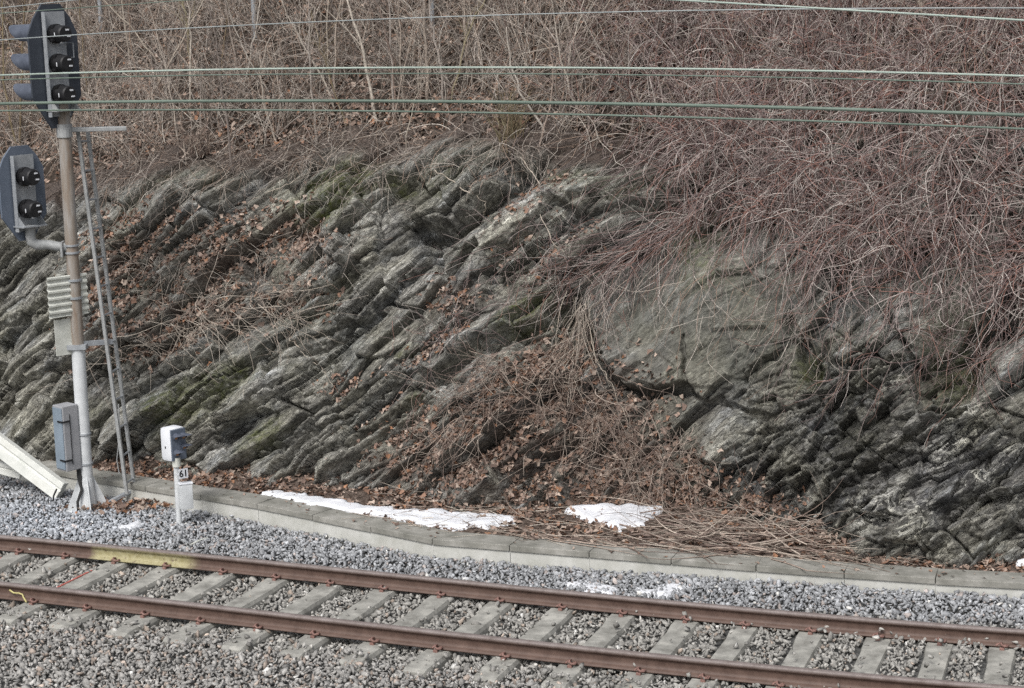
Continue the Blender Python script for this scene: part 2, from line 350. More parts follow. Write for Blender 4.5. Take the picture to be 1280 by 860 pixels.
# ------------------------------------------------------------------ rock face
ANG = R_(44.5)
def bricks(s, t, L, T, seed):
    tw = t/T+.45*perlin(t/T*.6, 0*t+seed*3.3, seed)
    row = np.floor(tw); ft = tw-row
    Lr = L*(.55+.9*hsh(row+500, seed, 1))
    c = s/Lr+13*hsh(row+500, seed, 2); c = c+.35*perlin(c*.9, row*1.7, seed+5)+.35*(ft-.5)*(hsh(row+700, seed, 6)-.3)
    col = np.floor(c); fs = c-col
    rnd = hsh(row+900+col*31, seed+col, 3); r2 = hsh(row+100+col*17, seed+col*3, 4)
    e = np.minimum(np.minimum(ft, 1-ft)*T, np.minimum(fs, 1-fs)*Lr)
    return rnd, r2, fs, ft, e
CREV = [  # (polyline in the photo, depth, width, lip above)
 ([(365,296),(409,285),(444,260),(479,239),(500,232)], .22, .05, .08),
 ([(330,400),(381,372),(437,351),(479,319),(510,295),(530,286)], .14, .04, .10),
 ([(524,285),(570,290),(601,268),(622,252)], .55, .11, .14),
 ([(535,300),(545,325),(553,340)], .25, .05, 0),
 ([(380,440),(416,424),(458,389),(496,354),(535,322)], .14, .035, .10),
 ([(360,432),(381,420),(440,403),(470,385)], .12, .03, .07),
 ([(280,545),(300,531),(336,497),(370,472),(392,455)], .16, .035, .06),
 ([(290,588),(306,575),(375,539),(417,506),(445,489),(506,447),(551,425),(600,398)], .18, .04, .08),
 ([(325,606),(342,592),(386,547),(425,525),(473,497),(520,470)], .18, .04, .08),
 ([(345,622),(356,617),(398,581),(420,564),(467,536),(495,519),(530,500)], .20, .04, .08),
 ([(420,596),(434,581),(467,561),(495,539),(537,514)], .18, .04, .07),
 ([(540,478),(568,465),(596,443),(631,421),(670,405),(712,375)], .62, .105, .20),
 ([(575,360),(600,341),(621,331),(656,303),(690,290)], .16, .035, .08),
 ([(640,205),(652,222),(640,235)], .45, .09, .03),
 ([(705,268),(740,272),(774,265),(800,255)], .26, .045, .10),
 ([(690,300),(720,290),(760,282)], .12, .03, .04),
 ([(720,345),(740,341),(775,331),(800,318)], .16, .04, .08),
 ([(800,262),(840,250),(880,228),(922,206)], .24, .06, .12),
 ([(716,372),(735,400),(745,440),(770,482),(800,495),(862,488)], .32, .05, .10),
 ([(866,430),(864,460),(866,492),(885,506),(900,500)], .14, .022, .03),
 ([(985,400),(1012,455),(1020,478)], .30, .06, .04),
 ([(1110,400),(1135,430),(1150,470),(1157,515)], .30, .06, .04),
 ([(1157,515),(1180,510),(1205,470),(1215,430),(1240,405)], .34, .07, .02),
 ([(1020,640),(1042,601),(1097,578),(1168,530),(1204,514)], .20, .04, .05),
 ([(1165,690),(1168,680),(1180,637),(1216,617),(1279,570)], .16, .04, .05),
 ([(1190,520),(1222,530),(1218,560),(1200,575)], .12, .03, .02),
 ([(905,505),(960,520),(1040,500),(1090,440)], .14, .03, .04),
 ([(195,420),(215,400),(250,370),(275,345)], .14, .03, .06),
 ([(120,275),(150,300),(180,330),(200,338)], .12, .03, .03),
 ([(210,352),(240,330),(270,312),(300,290)], .18, .04, .09),
 ([(0,420),(50,390),(90,360),(130,320)], .16, .04, .08),
 ([(0,520),(40,480),(95,450),(150,400)], .16, .04, .08),
 ([(60,590),(110,540),(160,505),(230,455)], .16, .04, .08),
 ([(150,590),(190,560),(240,515),(290,480),(330,440)], .16, .04, .08),
 ([(205,600),(250,575),(300,535)], .14, .035, .06),
 ([(232,232),(250,250),(262,268),(290,260)], .12, .03, .03),
 ([(600,640),(640,600),(680,575),(720,560)], .25, .06, .08),
 ([(540,600),(580,570),(640,540)], .18, .05, .08),
]
def facets(s, t, Lx, Ly, seed):
    """irregular cells, each a tilted plane: returns height (-.5...5), tilt terms and distance to the joint"""
    x, y = s/Lx, t/Ly; xi, yi = np.floor(x), np.floor(y); f1 = np.full(x.shape, 9.0); f2 = f1.copy(); h = np.zeros(x.shape)
    for i in (-1, 0, 1):
        for j in (-1, 0, 1):
            cx, cy = xi+i, yi+j; ox = cx+.1+.8*hsh(cx+3000, cy+3000, seed); oy = cy+.1+.8*hsh(cx+3000, cy+3000, seed+1)
            d = np.hypot(x-ox, y-oy)
            hh = hsh(cx+3000, cy+3000, seed+2)-.5+(x-ox)*(hsh(cx+3000, cy+3000, seed+3)-.5)*1.4+(y-oy)*(hsh(cx+3000, cy+3000, seed+4)-.72)*1.8
            m = d < f1; f2 = np.where(m, f1, np.minimum(f2, d)); h = np.where(m, hh, h); f1 = np.where(m, d, f1)
    return h, (f2-f1)*Ly
def blob(px, py, X, Y, rx, ry, ang=0):
    c, s_ = math.cos(R_(ang)), math.sin(R_(ang)); dx = X-px; dy = -(Y-py)
    u = (dx*c+dy*s_)/rx; v = (-dx*s_+dy*c)/ry
    return np.exp(-(u*u+v*v)**1.5)
def seg_dist(a, w, pts):
    best = np.full(a.shape, 9.0); side = np.zeros(a.shape)
    for (a0, w0), (a1, w1) in zip(pts[:-1], pts[1:]):
        dx, dy = a1-a0, w1-w0; L2 = dx*dx+dy*dy+1e-9
        t = np.clip(((a-a0)*dx+(w-w0)*dy)/L2, 0, 1); ex = a-a0-t*dx; ey = w-w0-t*dy
        d = np.sqrt(ex*ex+ey*ey); m = d < best
        best = np.where(m, d, best); side = np.where(m, np.sign(dx*ey-dy*ex), side)
    return best, side
def rock_fields(a, w):
    P0 = surf_pt(a, w); PX, PY = proj(P0)
    ang = ANG+.14*perlin(a/3.1, w/3.1, 9)
    s0 = a*math.cos(ANG)+w*math.sin(ANG); t0 = -a*math.sin(ANG)+w*math.cos(ANG)
    wx = perlin(a/2.2, w/2.2, 1)*.20+perlin(a/.45, w/.45, 2)*.02
    wy = perlin(a/2.6, w/2.6, 3)*.20+perlin(s0/1.3, t0/.5, 4)*.022+perlin(a*8, w*8, 71)*.006
    s = s0+wx; t = t0+wy
    crump = sstep(890, 960, PX)*sstep(400, 470, PY)*(1-blob(1270, 470, PX, PY, 70, 60))
    QX = PX+34*perlin(a*1.3, w*1.3, 401)+12*perlin(a*4, w*4, 402); QY = PY+30*perlin(a*1.3+5, w*1.3, 403)+12*perlin(a*4, w*4+3, 404)
    smooth = np.clip(1.5*blob(825, 400, QX, QY, 95, 100)+1.5*blob(940, 420, QX, QY, 75, 66)+.8*blob(1180, 470, QX, QY, 45, 60)+.6*blob(1000, 300, QX, QY, 160, 90), 0, 1)
    s_tx, t_tx = s0+.5*wx, t0+.6*wy
    t = t+crump*.05*perlin(a/.6, w/.4, 31)
    big = 1-.85*smooth; cb = crump*(1-.8*sstep(1060, 1180, PX)); big = big*(1-.7*cb)
    r1, q1, fs1, ft1, e1 = bricks(s, t, 1.9, .52, 11)
    r2, q2, fs2, ft2, e2 = bricks(s+.02*perlin(a*6, w*6, 41), t+.010*perlin(a*7, w*7, 42), .60, .155, 12)
    r3, q3, fs3, ft3, e3 = bricks(s+.012*perlin(a*15, w*15, 43), t+.005*perlin(a*16, w*16, 44), .19, .048, 13)
    pr = e1 < .03
    D = big*(.13*(r1-.5)*2+.12*(1-ft1)+(q1-.5)*.22*(fs1-.5))
    D += np.clip(big, 0, 1)**2*-.26*np.exp(-(e1/.017)**2)*np.clip(q1*1.6-.25, 0, 1)
    msk = sstep(.02, .45, perlin(s/1.2, t/.55, 21))*.95+.03
    med = (1-.8*smooth)*msk*(1-.6*cb)
    D += med*(.045*(r2-.5)*2+.040*(1-ft2)**1.5+(q2-.5)*.06*(fs2-.5)) - med*.085*np.exp(-(e2/.010)**2)*np.clip(q2*1.5-.3, 0, 1)
    sm = (1-.85*smooth)*(.55+.6*sstep(-.2, .3, perlin(a/.6+9, w/.6, 22)))*(1+.5*crump)
    D += sm*(1-.6*cb)*msk*(.014*(r3-.5)*2+.016*(1-ft3)-.012*np.exp(-(e3/.006)**2))
    f1h, f1e = facets(s, t, .80, .42, 201); f2h, f2e = facets(s+.02*perlin(a*9, w*9, 45), t, .26, .12, 211); f3h, f3e = facets(s, t, .10, .055, 221)
    D += .10*fbm(a/1.5, w/1.5, 2, 51)+.006*fbm(s/.12, t/.05, 2, 52, .6)*(1-.8*smooth)
    D += (.19*f1h-.06*(1-smooth)*np.exp(-(f1e/.010)**2))*(1-.35*smooth)+(.060*f2h-.022*np.exp(-(f2e/.007)**2))*(1-.6*smooth)*(.25+.8*msk)+.010*f3h*(.4+.6*msk)*(1-.3*smooth)
    g1, ge = facets(a*.8+w*.6, w*.8-a*.6, .40, .20, 231); g2, ge2 = facets(a*.9+w*.4, w*.9-a*.4, .15, .085, 241)
    D += crump*(.19*g1-.05*np.exp(-(ge/.014)**2)+.06*g2-.02*np.exp(-(ge2/.008)**2))
    # authored bulges and hollows
    for (x, y, rx, ry, an, h) in [(835,400,115,100,-20,.22),(930,430,70,80,30,.16),(450,255,70,45,30,.14),(400,300,110,38,36,.10),(575,225,70,45,35,.22),(620,300,60,30,36,.18),
        (740,250,40,16,5,.16),(750,300,60,35,25,.12),(898,208,28,14,30,.22),(410,580,30,16,25,.20),(470,575,22,12,35,.14),(1090,480,60,50,25,.16),(1190,450,40,62,5,-.55),(1255,400,24,26,0,-.45),
        (1230,590,60,60,35,.14),(1100,650,70,50,35,.20),(980,600,80,40,30,.10),(610,600,50,40,0,.12),(650,215,28,22,0,-.45),(560,300,28,12,36,-.14),(700,430,40,40,35,-.10),(1022,462,16,30,0,-.32),
        (230,285,60,40,36,.14),(330,500,120,50,38,.08),(850,470,30,40,0,.05),(1240,530,45,60,40,.10),(690,560,150,90,20,.12)]:
        D += h*blob(x, y, PX, PY, rx, ry, an)
    # authored crevices
    for pts, dep, wd, lip in CREV:
        q = [inv(x, y) for x, y in pts]
        xs = [p[0] for p in q]; ys = [p[1] for p in q]; g = .7
        m = (a > min(xs)-g) & (a < max(xs)+g) & (w > min(ys)-g) & (w < max(ys)+g)
        if not m.any(): continue
        am, wm = a[m], w[m]; jx = .035*perlin(am*5, wm*5, 81)+.018*perlin(am*14, wm*14, 82); jy = .035*perlin(am*5+7, wm*5, 83)+.018*perlin(am*14, wm*14+3, 84)
        d, sd = seg_dist(am+jx, wm+jy, q); vw = wd*(.55+.9*sstep(-.5, .5, perlin(am*2.2, wm*2.2, 85)))
        D[m] += -dep*np.exp(-(d/vw)**4)*.9 + np.where(sd > 0, lip*np.exp(-(np.maximum(d-vw, 0)/.22)), -lip*.7*np.exp(-(d/.16)**2))*sstep(0, .02, d)
    # soften towards the crest where soil takes over
    c = wt(a); D *= 1-.75*sstep(-.25, .5, w-c)
    D -= .35*sstep(.25, -.3, w)*0
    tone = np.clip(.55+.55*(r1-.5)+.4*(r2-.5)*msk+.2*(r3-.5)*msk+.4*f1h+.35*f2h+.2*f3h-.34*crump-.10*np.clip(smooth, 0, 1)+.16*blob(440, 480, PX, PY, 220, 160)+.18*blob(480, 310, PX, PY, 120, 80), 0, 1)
    moss = np.zeros(a.shape)
    for (x, y, rx, ry, an, h) in [(450,225,45,22,25,1),(410,255,45,40,30,.75),(440,265,50,12,35,.7),(505,240,16,8,0,.9),(655,395,35,14,35,1.1),(250,500,60,28,38,.8),(330,545,35,20,38,.8),(215,510,25,18,0,.7),
         (560,235,40,25,40,.35),(880,330,28,50,0,.4),(700,230,30,20,0,.5),(900,208,30,14,30,.8),(1190,450,40,60,0,.6),(300,480,30,20,30,.6),(165,290,20,50,0,.4),(1010,460,16,30,0,.8),(120,520,40,20,0,.3),
         (505,440,14,8,30,.7),(585,480,10,8,0,.5),(400,380,60,20,35,.3),(220,225,40,20,0,.35),(760,240,50,20,0,.4),(590,320,30,8,30,.2),(530,500,20,10,30,.5)]:
        moss += h*blob(x, y, PX, PY, rx, ry, an)
    moss = np.clip(moss+.12*sstep(.1, .5, perlin(a*.8, w*.8, 91)), 0, 1)
    pale = np.zeros(a.shape)
    for (x, y, rx, ry, an, h) in [(1215,520,30,14,35,1),(1190,560,40,22,40,1),(1230,600,30,14,40,1),(1100,640,40,22,35,1),(1150,660,16,40,-20,1),(1120,480,20,8,30,.9),(405,582,24,12,25,.9),(560,620,20,10,0,.8),
         (620,600,50,30,20,.6),(370,480,60,20,36,.45),(620,300,45,22,36,.5),(470,560,20,12,30,.6),(480,270,50,18,36,.35),(300,600,60,10,10,.5),(1265,560,20,10,0,.8)]:
        pale += h*blob(x, y, PX, PY, rx, ry, an)
    pale = np.clip(pale+.05, 0, 1)
    soil = np.clip(sstep(-.12, .30, w-c+.16*fbm(a*2, w*2, 3, 95))+.9*sstep(.16, .02, w+.05*fbm(a*4, w*4, 2, 96)), 0, 1)
    for (x, y, rx, ry, an, h) in [(690,560,150,90,20,.55),(690,465,50,32,30,.5),(170,330,40,40,0,.5),(290,330,60,25,20,.7),(250,400,110,28,18,.6),(380,300,60,20,-20,.6),(520,580,60,50,0,.45),(570,380,40,25,0,.4),(800,590,80,60,0,.6)]:
        soil = np.maximum(soil, np.clip(h*1.2*blob(x, y, PX, PY, rx, ry, an)*(1+.9*perlin(a*5, w*5, 97)), 0, .95))
    global CALM; CALM = smooth
    return D, s_tx, t_tx, tone, moss, pale, soil, PX, PY
def grid_faces(n, m):
    i = np.arange(n-1)[:, None]*m+np.arange(m-1)[None, :]; i = i.ravel()
    return np.stack([i, i+m, i+m+1, i+1], 1)
RES = .0118
ra = np.arange(-10.6, 7.6, RES*1.05); rw = np.arange(-.35, 5.6, RES)
ga, gw = np.meshgrid(ra, rw, indexing='ij'); shp = ga.shape
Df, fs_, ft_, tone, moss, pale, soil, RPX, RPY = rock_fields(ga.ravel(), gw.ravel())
RP = surf_pt(ga.ravel(), gw.ravel(), Df)
# lateral shear of lips gives true overhangs
vis_w = (gw.ravel() < wt(ga.ravel())+.75).reshape(shp)
F = grid_faces(*shp); keep = vis_w.ravel()[F].all(1); F = F[keep]
used = np.zeros(len(RP), bool); used[F.ravel()] = True; idx = np.cumsum(used)-1
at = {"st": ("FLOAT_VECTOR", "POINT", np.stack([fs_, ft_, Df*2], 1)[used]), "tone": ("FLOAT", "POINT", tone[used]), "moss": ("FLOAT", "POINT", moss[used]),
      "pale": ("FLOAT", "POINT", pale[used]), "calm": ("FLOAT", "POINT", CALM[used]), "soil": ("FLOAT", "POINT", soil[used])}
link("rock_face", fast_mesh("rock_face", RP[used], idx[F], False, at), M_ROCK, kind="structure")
# normals of the displaced sheet
G = RP.reshape(*shp, 3); NX = np.gradient(G, axis=0); NY = np.gradient(G, axis=1); RN = np.cross(NX, NY).reshape(-1, 3); RN /= np.linalg.norm(RN, axis=1, keepdims=True)+1e-9
RN *= np.sign(RN@(-B+np.array([0, 0, .3])))[:, None]
RAf, RWf = ga.ravel(), gw.ravel(); RPX, RPY = proj(RP)
del G, NX, NY

# ------------------------------------------------------------------ hillside above
ha = np.arange(-18, 12, .05); hw = np.concatenate([np.arange(0, 5, .05), np.arange(5, 22, .25)])
gha, ghk = np.meshgrid(ha, hw, indexing='ij'); ghw = wt(gha)+.42+ghk
hd = (.10*fbm(gha, ghw, 4, 101)+.03*fbm(gha*5, ghw*5, 3, 102))*sstep(0, .6, ghk)-.05*(1-sstep(0, .3, ghk))
HP = surf_pt(gha.ravel(), ghw.ravel(), hd.ravel())
M_SHADED_SOIL = simple_mat("shade_darkened_soil", (.022, .018, .015), (.06, .047, .038), 14, .95, .1, bmp=.8, bd=.03, c3=(.12, .095, .08))  # slope soil with shade put into its colour, so gaps between stems read dark
link("hillside", fast_mesh("hillside", HP, grid_faces(*gha.shape), True), M_SHADED_SOIL, kind="structure")
HPX, HPY = proj(HP)

# surface lookup b(a,z) used so that twigs do not sink into rock or slope
LA0, LZ0, LST = -18.0, -.5, .05
LB = np.full((600, 300), 99.0)
for PP in (RP[::3], HP):
    a_, b_ = ab(PP); i = np.clip(((a_-LA0)/LST).astype(int), 0, 599); j = np.clip(((PP[:, 2]-LZ0)/LST).astype(int), 0, 299)
    np.minimum.at(LB, (i, j), b_)
for _ in range(8):
    m = LB > 90
    if not m.any(): break
    s = np.minimum.reduce([np.roll(LB, 1, 0), np.roll(LB, -1, 0), np.roll(LB, 1, 1), np.roll(LB, -1, 1)]); LB[m] = s[m]
LB[LB > 90] = 30
def bsurf(a, z):
    return LB[np.clip(((a-LA0)/LST).astype(int), 0, 599), np.clip(((z-LZ0)/LST).astype(int), 0, 299)]

# ------------------------------------------------------------------ ground sheets
def zb(x):   # ballast level, a little higher to the right
    return -.055+.075*sstep(-1, 4, x)
gx, gy = np.meshgrid(np.arange(-60, 61, 1.5), np.arange(-20, 60, 1.5), indexing='ij')
link("ground", fast_mesh("ground", np.stack([gx.ravel(), gy.ravel(), 0*gx.ravel()-.55], 1), grid_faces(*gx.shape)), M_BED, kind="structure")
def bed_height(P):
    a, b = ab(P); d = bt(a)-b
    # lateral offset from the track centre
    i = np.clip(np.searchsorted(_X, P[:, 0]+0), 0, len(_X)-1); off = (P[:, 1]-(_Y[i]+D0))*math.cos(TH0)
    n = .02*fbm(P[:, 0]*1.7, P[:, 1]*1.7, 3, 111)+.012*perlin(P[:, 0]*6, P[:, 1]*6, 112)
    h = zb(P[:, 0])+n
    h = h-.02*np.exp(-(off/.5)**2)+.03*np.exp(-((off-1.75)/.35)**2)
    return h, off
bx, by = np.meshgrid(np.arange(-13, 10, .12), np.arange(9, 28, .12), indexing='ij'); bp = np.stack([bx.ravel(), by.ravel(), 0*bx.ravel()], 1)
bh, _ = bed_height(bp); a_, b_ = ab(bp); bp[:, 2] = bh-.045; bp[:, 2] = np.where(b_ > bt(a_)+.1, -.25, bp[:, 2])
link("ballast_bed", fast_mesh("ballast_bed", bp, grid_faces(*bx.shape), True), M_BED, kind="structure")

# stones
def stone_protos(n=28):
    out = []
    for k in range(n):
        r = np.random.default_rng(100+k); p = r.normal(size=(8+k % 4, 3)); p /= np.linalg.norm(p, axis=1, keepdims=True); p *= r.uniform(.75, 1.1, (len(p), 1)); p *= np.array([1.2, .9, .65])*r.uniform(.85, 1.15, 3)
        bm = bmesh.new(); [bm.verts.new(q) for q in p]; res = bmesh.ops.convex_hull(bm, input=bm.verts[:])
        bmesh.ops.delete(bm, geom=[g for g in res["geom_interior"] if isinstance(g, bmesh.types.BMVert)], context='VERTS')
        bmesh.ops.triangulate(bm, faces=bm.faces[:]); bm.verts.index_update()
        out.append((np.array([v.co[:] for v in bm.verts]), np.array([[v.index for v in f.verts] for f in bm.faces]))); bm.free()
    return out
PRO = stone_protos()
def rand_rot(n, r, flat=0.0):
    q = r.normal(size=(n, 4)); q[:, 1:3] *= (1-flat); q /= np.linalg.norm(q, axis=1, keepdims=True); w_, x, y, z = q.T
    return np.stack([np.stack([1-2*(y*y+z*z), 2*(x*y-z*w_), 2*(x*z+y*w_)], 1), np.stack([2*(x*y+z*w_), 1-2*(x*x+z*z), 2*(y*z-x*w_)], 1), np.stack([2*(x*z-y*w_), 2*(y*z+x*w_), 1-2*(x*x+y*y)], 1)], 1)
def scatter_mesh(name, protos, P, Rm, sc, tint, mat, which=None, smooth=False, **props):
    n = len(P); which = rng.integers(0, len(protos), n) if which is None else which
    Vs, Fs, Cs = [], [], []; off = 0
    for k, (pv, pf) in enumerate(protos):
        m = np.where(which == k)[0]
        if not len(m): continue
        v = np.einsum('nij,vj->nvi', Rm[m], pv)*sc[m][:, None, None]+P[m][:, None, :]
        Vs.append(v.reshape(-1, 3)); Fs.append((pf[None]+(np.arange(len(m))*len(pv))[:, None, None]+off).reshape(-1, pf.shape[1]))
        Cs.append(np.repeat(tint[m], len(pv), 0)); off += len(m)*len(pv)
    C = np.concatenate(Cs); C = np.concatenate([C, np.ones((len(C), 1))], 1)
    return link(name, fast_mesh(name, np.concatenate(Vs), np.concatenate(Fs), smooth, {"tint": ("FLOAT_COLOR", "POINT", C)}), mat, **props)
def ballast():
    st = .0375
    X, Y = np.meshgrid(np.arange(-11, 9, st), np.arange(11.5, 26, st), indexing='ij'); P = np.stack([X.ravel(), Y.ravel(), 0*X.ravel()], 1)
    P[:, :2] += rng.uniform(-.5, .5, (len(P), 2))*st*1.3
    px, py = proj(P); a, b = ab(P)
    k = (px > -260) & (px < 1560) & (py < 985) & (b < bt(a)-.015); P = P[k]
    h, off = bed_height(P)
    # keep sleepers (top + sides) mostly clear
    i = np.clip(np.searchsorted(_X, P[:, 0]), 0, len(_X)-1); s = _ss[i]
    for _ in range(2):
        q = track(s); th = TH0+K0*s+KD*s**2/2; s = s+((P[:, 0]-q[:, 0])*np.cos(th)+(P[:, 1]-q[:, 1])*np.sin(th))
    q = track(s); th = TH0+K0*s+KD*s**2/2; off = -(P[:, 0]-q[:, 0])*np.sin(th)+(P[:, 1]-q[:, 1])*np.cos(th)
    ds = np.min(np.abs(s[:, None]-SL[None]), 1)
    onsl = (ds < .148) & (off > -1.16) & (off < 1.34)
    stray = rng.random(len(P)) < np.where(off < -1.0, .45, np.where(off > 1.1, .4, np.where(np.abs(np.abs(off)-.75) < .12, .05, .03)+.05*(ds > .115)))
    P = P[~onsl | stray]; h = h[~onsl | stray]; off = off[~onsl | stray]; onsl = onsl[~onsl | stray]
    n = len(P); sc = np.clip(rng.lognormal(math.log(.0248), .34, n), .011, .055)
    P[:, 2] = h+rng.uniform(-.02, .012, n)+np.where(onsl, .06, 0)
    # heap against the near rail and against the trough
    P[:, 2] += .02*np.exp(-((off+1.5)/.4)**2)
    g = rng.random(n)
    far = sstep(1.0, 1.4, off+.25*perlin(P[:, 0], P[:, 1], 5)); near = sstep(-.8, -1.3, off)
    v = (.25+.20*rng.random(n)+.16*(g > .9)*rng.random(n))[:, None]
    ca = np.array([.975, 1.0, 1.035]); cb = np.array([1.02, .99, .92]); cc = np.array([1.02, .99, .94])
    c = v*(ca*far[:, None]+cb*(1-far-near)[:, None]+cc*near[:, None])*(1-.10*((1-far)*.9)[:, None])
    warm = (rng.random(n) < .07+.10*near)[:, None]; c = np.where(warm, c*np.array([1.12, .97, .88]), c)
    c = np.where((rng.random(n) < .012)[:, None], np.array([.66, .65, .62]), c)
    c *= rng.uniform(.75, 1.2, (n, 1))
    # bluish lighter, newer stone by the signal mast
    px, py = proj(P); bl = np.clip(blob(60, 650, px, py, 140, 30), 0, 1)[:, None]; c = c*(1+.25*bl)*(1+bl*np.array([-.02, .01, .05]))
    scatter_mesh("ballast", PRO, P, rand_rot(n, rng, .35), sc, c, M_STONE, kind="stuff", label="grey crushed stone ballast under and beside the track", category="gravel")
    print("stones", n)
ballast()

# ------------------------------------------------------------------ strip of soil between trough and rock
sa = np.arange(-11, 9, .04); sv = np.linspace(0, 1, 40)
gsa, gsv = np.meshgrid(sa, sv, indexing='ij'); b_lo = bt(gsa)+.30; b_hi = b0(gsa)+.45; gb = b_lo+(b_hi-b_lo)*gsv
def strip_z(a, b):
    v = (b-bt(a)-.33)/np.maximum(b0(a)-bt(a)-.2, .3)
    return .115+.10*np.clip(v, 0, 2)+.03*fbm(a*2.2, b*2.2, 3, 121)*sstep(0, .25, v)
link("soil_strip", fast_mesh("soil_strip", W(gsa.ravel(), gb.ravel(), strip_z(gsa.ravel(), gb.ravel())), grid_faces(*gsa.shape), True), M_SOIL, kind="structure")

# ================================================================== TRACK
def rail_profile():   # (lateral, z), symmetric flat-bottom rail
    h = [(-.070, 0), (-.070, .011), (-.030, .022), (-.011, .034), (-.0085, .060), (-.0085, .100), (-.012, .112), (-.034, .122), (-.036, .150), (-.030, .158), (-.014, .161)]
    return h+[(-x, z) for x, z in h[::-1]]
def make_rail(off, label, paint=None):
    ss = np.arange(-13, 15, .06); pr = rail_profile(); k = len(pr); n = len(ss)
    V = np.concatenate([track(ss, off+x, .012+z)[:, None] for x, z in pr], 1).reshape(-1, 3)
    i = np.arange(n-1)[:, None]*k; j = np.arange(k)[None, :]; j2 = (j+1) % k
    F = np.stack([i+j, i+k+j, i+k+j2, i+j2], -1).reshape(-1, 4)
    hd = np.tile([1.0 if z > .14 else 0.0 for x, z in pr], n); pt = np.zeros(n*k)
    if paint is not None:
        pxs, _ = proj(track(ss, off, .08)); f = sstep(paint[0]-4, paint[0]+4, pxs)*(1-sstep(paint[1]-10, paint[1]+12, pxs))
        pt = np.repeat(f, k)*np.tile([1.0 if (z < .125 and x < 0) else 0 for x, z in pr], n)
    return link("rail", fast_mesh("rail", V, F, False, {"head": ("FLOAT", "POINT", hd), "paint": ("FLOAT", "POINT", pt)}), M_RAIL, label=label, category="rail", group="rails of the railway track")
OFF_F, OFF_N = .7525+.085, -.7525+.085
make_rail(OFF_F, "rusty brown rail farther from the camera, with a yellow painted stretch on its side", (118, 240))
r_near = make_rail(OFF_N, "rusty brown rail nearer the camera, in front of the partly yellow one")
bm = bmesh.new(); sN = -7.15
_q = [(12, 737.5, .11), (17, 741, .09), (24, 741.5, .085), (28, 743, .075), (29.5, 747, .045), (33, 752.5, .02)]
add_tube(bm, [UY(x, y, U(x, y, z)[1]-.0) for x, y, z in _q], .009, 6)
from_bm("paint_mark", bm, M_YEL, r_near)
def frame_at(s, off=0, z=0):
    p = track(s, off, z); th = TH0+K0*s+KD*s*s/2
    return Vector(p), th
# sleeper and clips, built once at the origin: x along the rail, y across
def sleeper_mesh():
    bm = bmesh.new(); L = 1.27; st = [(-L, .118, -.030), (-L+.05, .125, -.008), (-1.0, .130, 0), (-.62, .128, 0), (-.45, .118, -.018), (.45, .118, -.018), (.62, .128, 0), (1.0, .130, 0), (L-.05, .125, -.008), (L, .118, -.030)]
    rings = []
    for y, hw_, zt in st:
        rings.append([bm.verts.new(v) for v in [(-.15, y, -.21), (-hw_-.006, y, zt-.035), (-hw_+.012, y, zt), (hw_-.012, y, zt), (hw_+.006, y, zt-.035), (.15, y, -.21)]])
    for a, b in zip(rings[:-1], rings[1:]):
        for k in range(6): bm.faces.new((a[k], a[(k+1) % 6], b[(k+1) % 6], b[k]))
    bm.faces.new(rings[0][::-1]); bm.faces.new(rings[-1])
    bmesh.ops.recalc_face_normals(bm, faces=bm.faces[:]); me = bpy.data.meshes.new("sleeper"); bm.to_mesh(me); bm.free(); me.materials.append(M_SLEEPER); return me
def clip_mesh(sgn):
    """spring clip: curled round bar in a cast shoulder; rail foot lies toward +y*sgn"""
    bm = bmesh.new()
    P = [(-.055, .012, .022), (-.045, .040, .030), (-.022, .050, .036), (-.008, .030, .050), (-.012, -.004, .060), (-.002, -.034, .052), (.022, -.040, .040), (.045, -.026, .036), (.052, .002, .040), (.042, .026, .034), (.020, .030, .026), (.008, .012, .022), (.012, -.020, .02)]
    add_tube(bm, [(x, y*sgn, z) for x, y, z in P], .0105, 7)
    add_box(bm, (0, -.026*sgn, .010), .022, .016, .014, bev=.004)
    bmesh.ops.recalc_face_normals(bm, faces=bm.faces[:]); me = bpy.data.meshes.new("clip"); bm.to_mesh(me); bm.free(); me.materials.append(M_CLIP)
    me.polygons.foreach_set("use_smooth", np.ones(len(me.polygons), dtype=bool)); return me
SM = sleeper_mesh(); CM = {1: clip_mesh(1), -1: clip_mesh(-1)}
for i, s in enumerate(SL):
    p, th = frame_at(float(s)); o = link("sleeper", SM, None); o.location = p; o.rotation_euler = (0, 0, th+R_(random.uniform(-.5, .5)))
    px = proj(np.array(track(float(s), OFF_F)))[0]
    o["category"] = "railway sleeper"; o["group"] = "concrete sleepers of the track"
    lab = "bare grey concrete sleeper with rusty clips crossing under both rails"
    for tx, tl in ((22, "leftmost grey sleeper with a red painted line along its edge"), (140, "grey sleeper under the yellow painted rail, with a red line along its edge")):
        if abs(px-tx) < 25:
            lab = tl; bm = bmesh.new()
            add_box(bm, (-.116, .19 if tx < 100 else .05, -.0105), .010, .42, .005); r = from_bm("red_line", bm, M_RED, o)
    o["label"] = lab
    for off in (OFF_F, OFF_N):
        for sg in (1, -1):
            c = link("rail_clip", CM[sg], None, o); c.location = (0, off-sg*.088, 0)

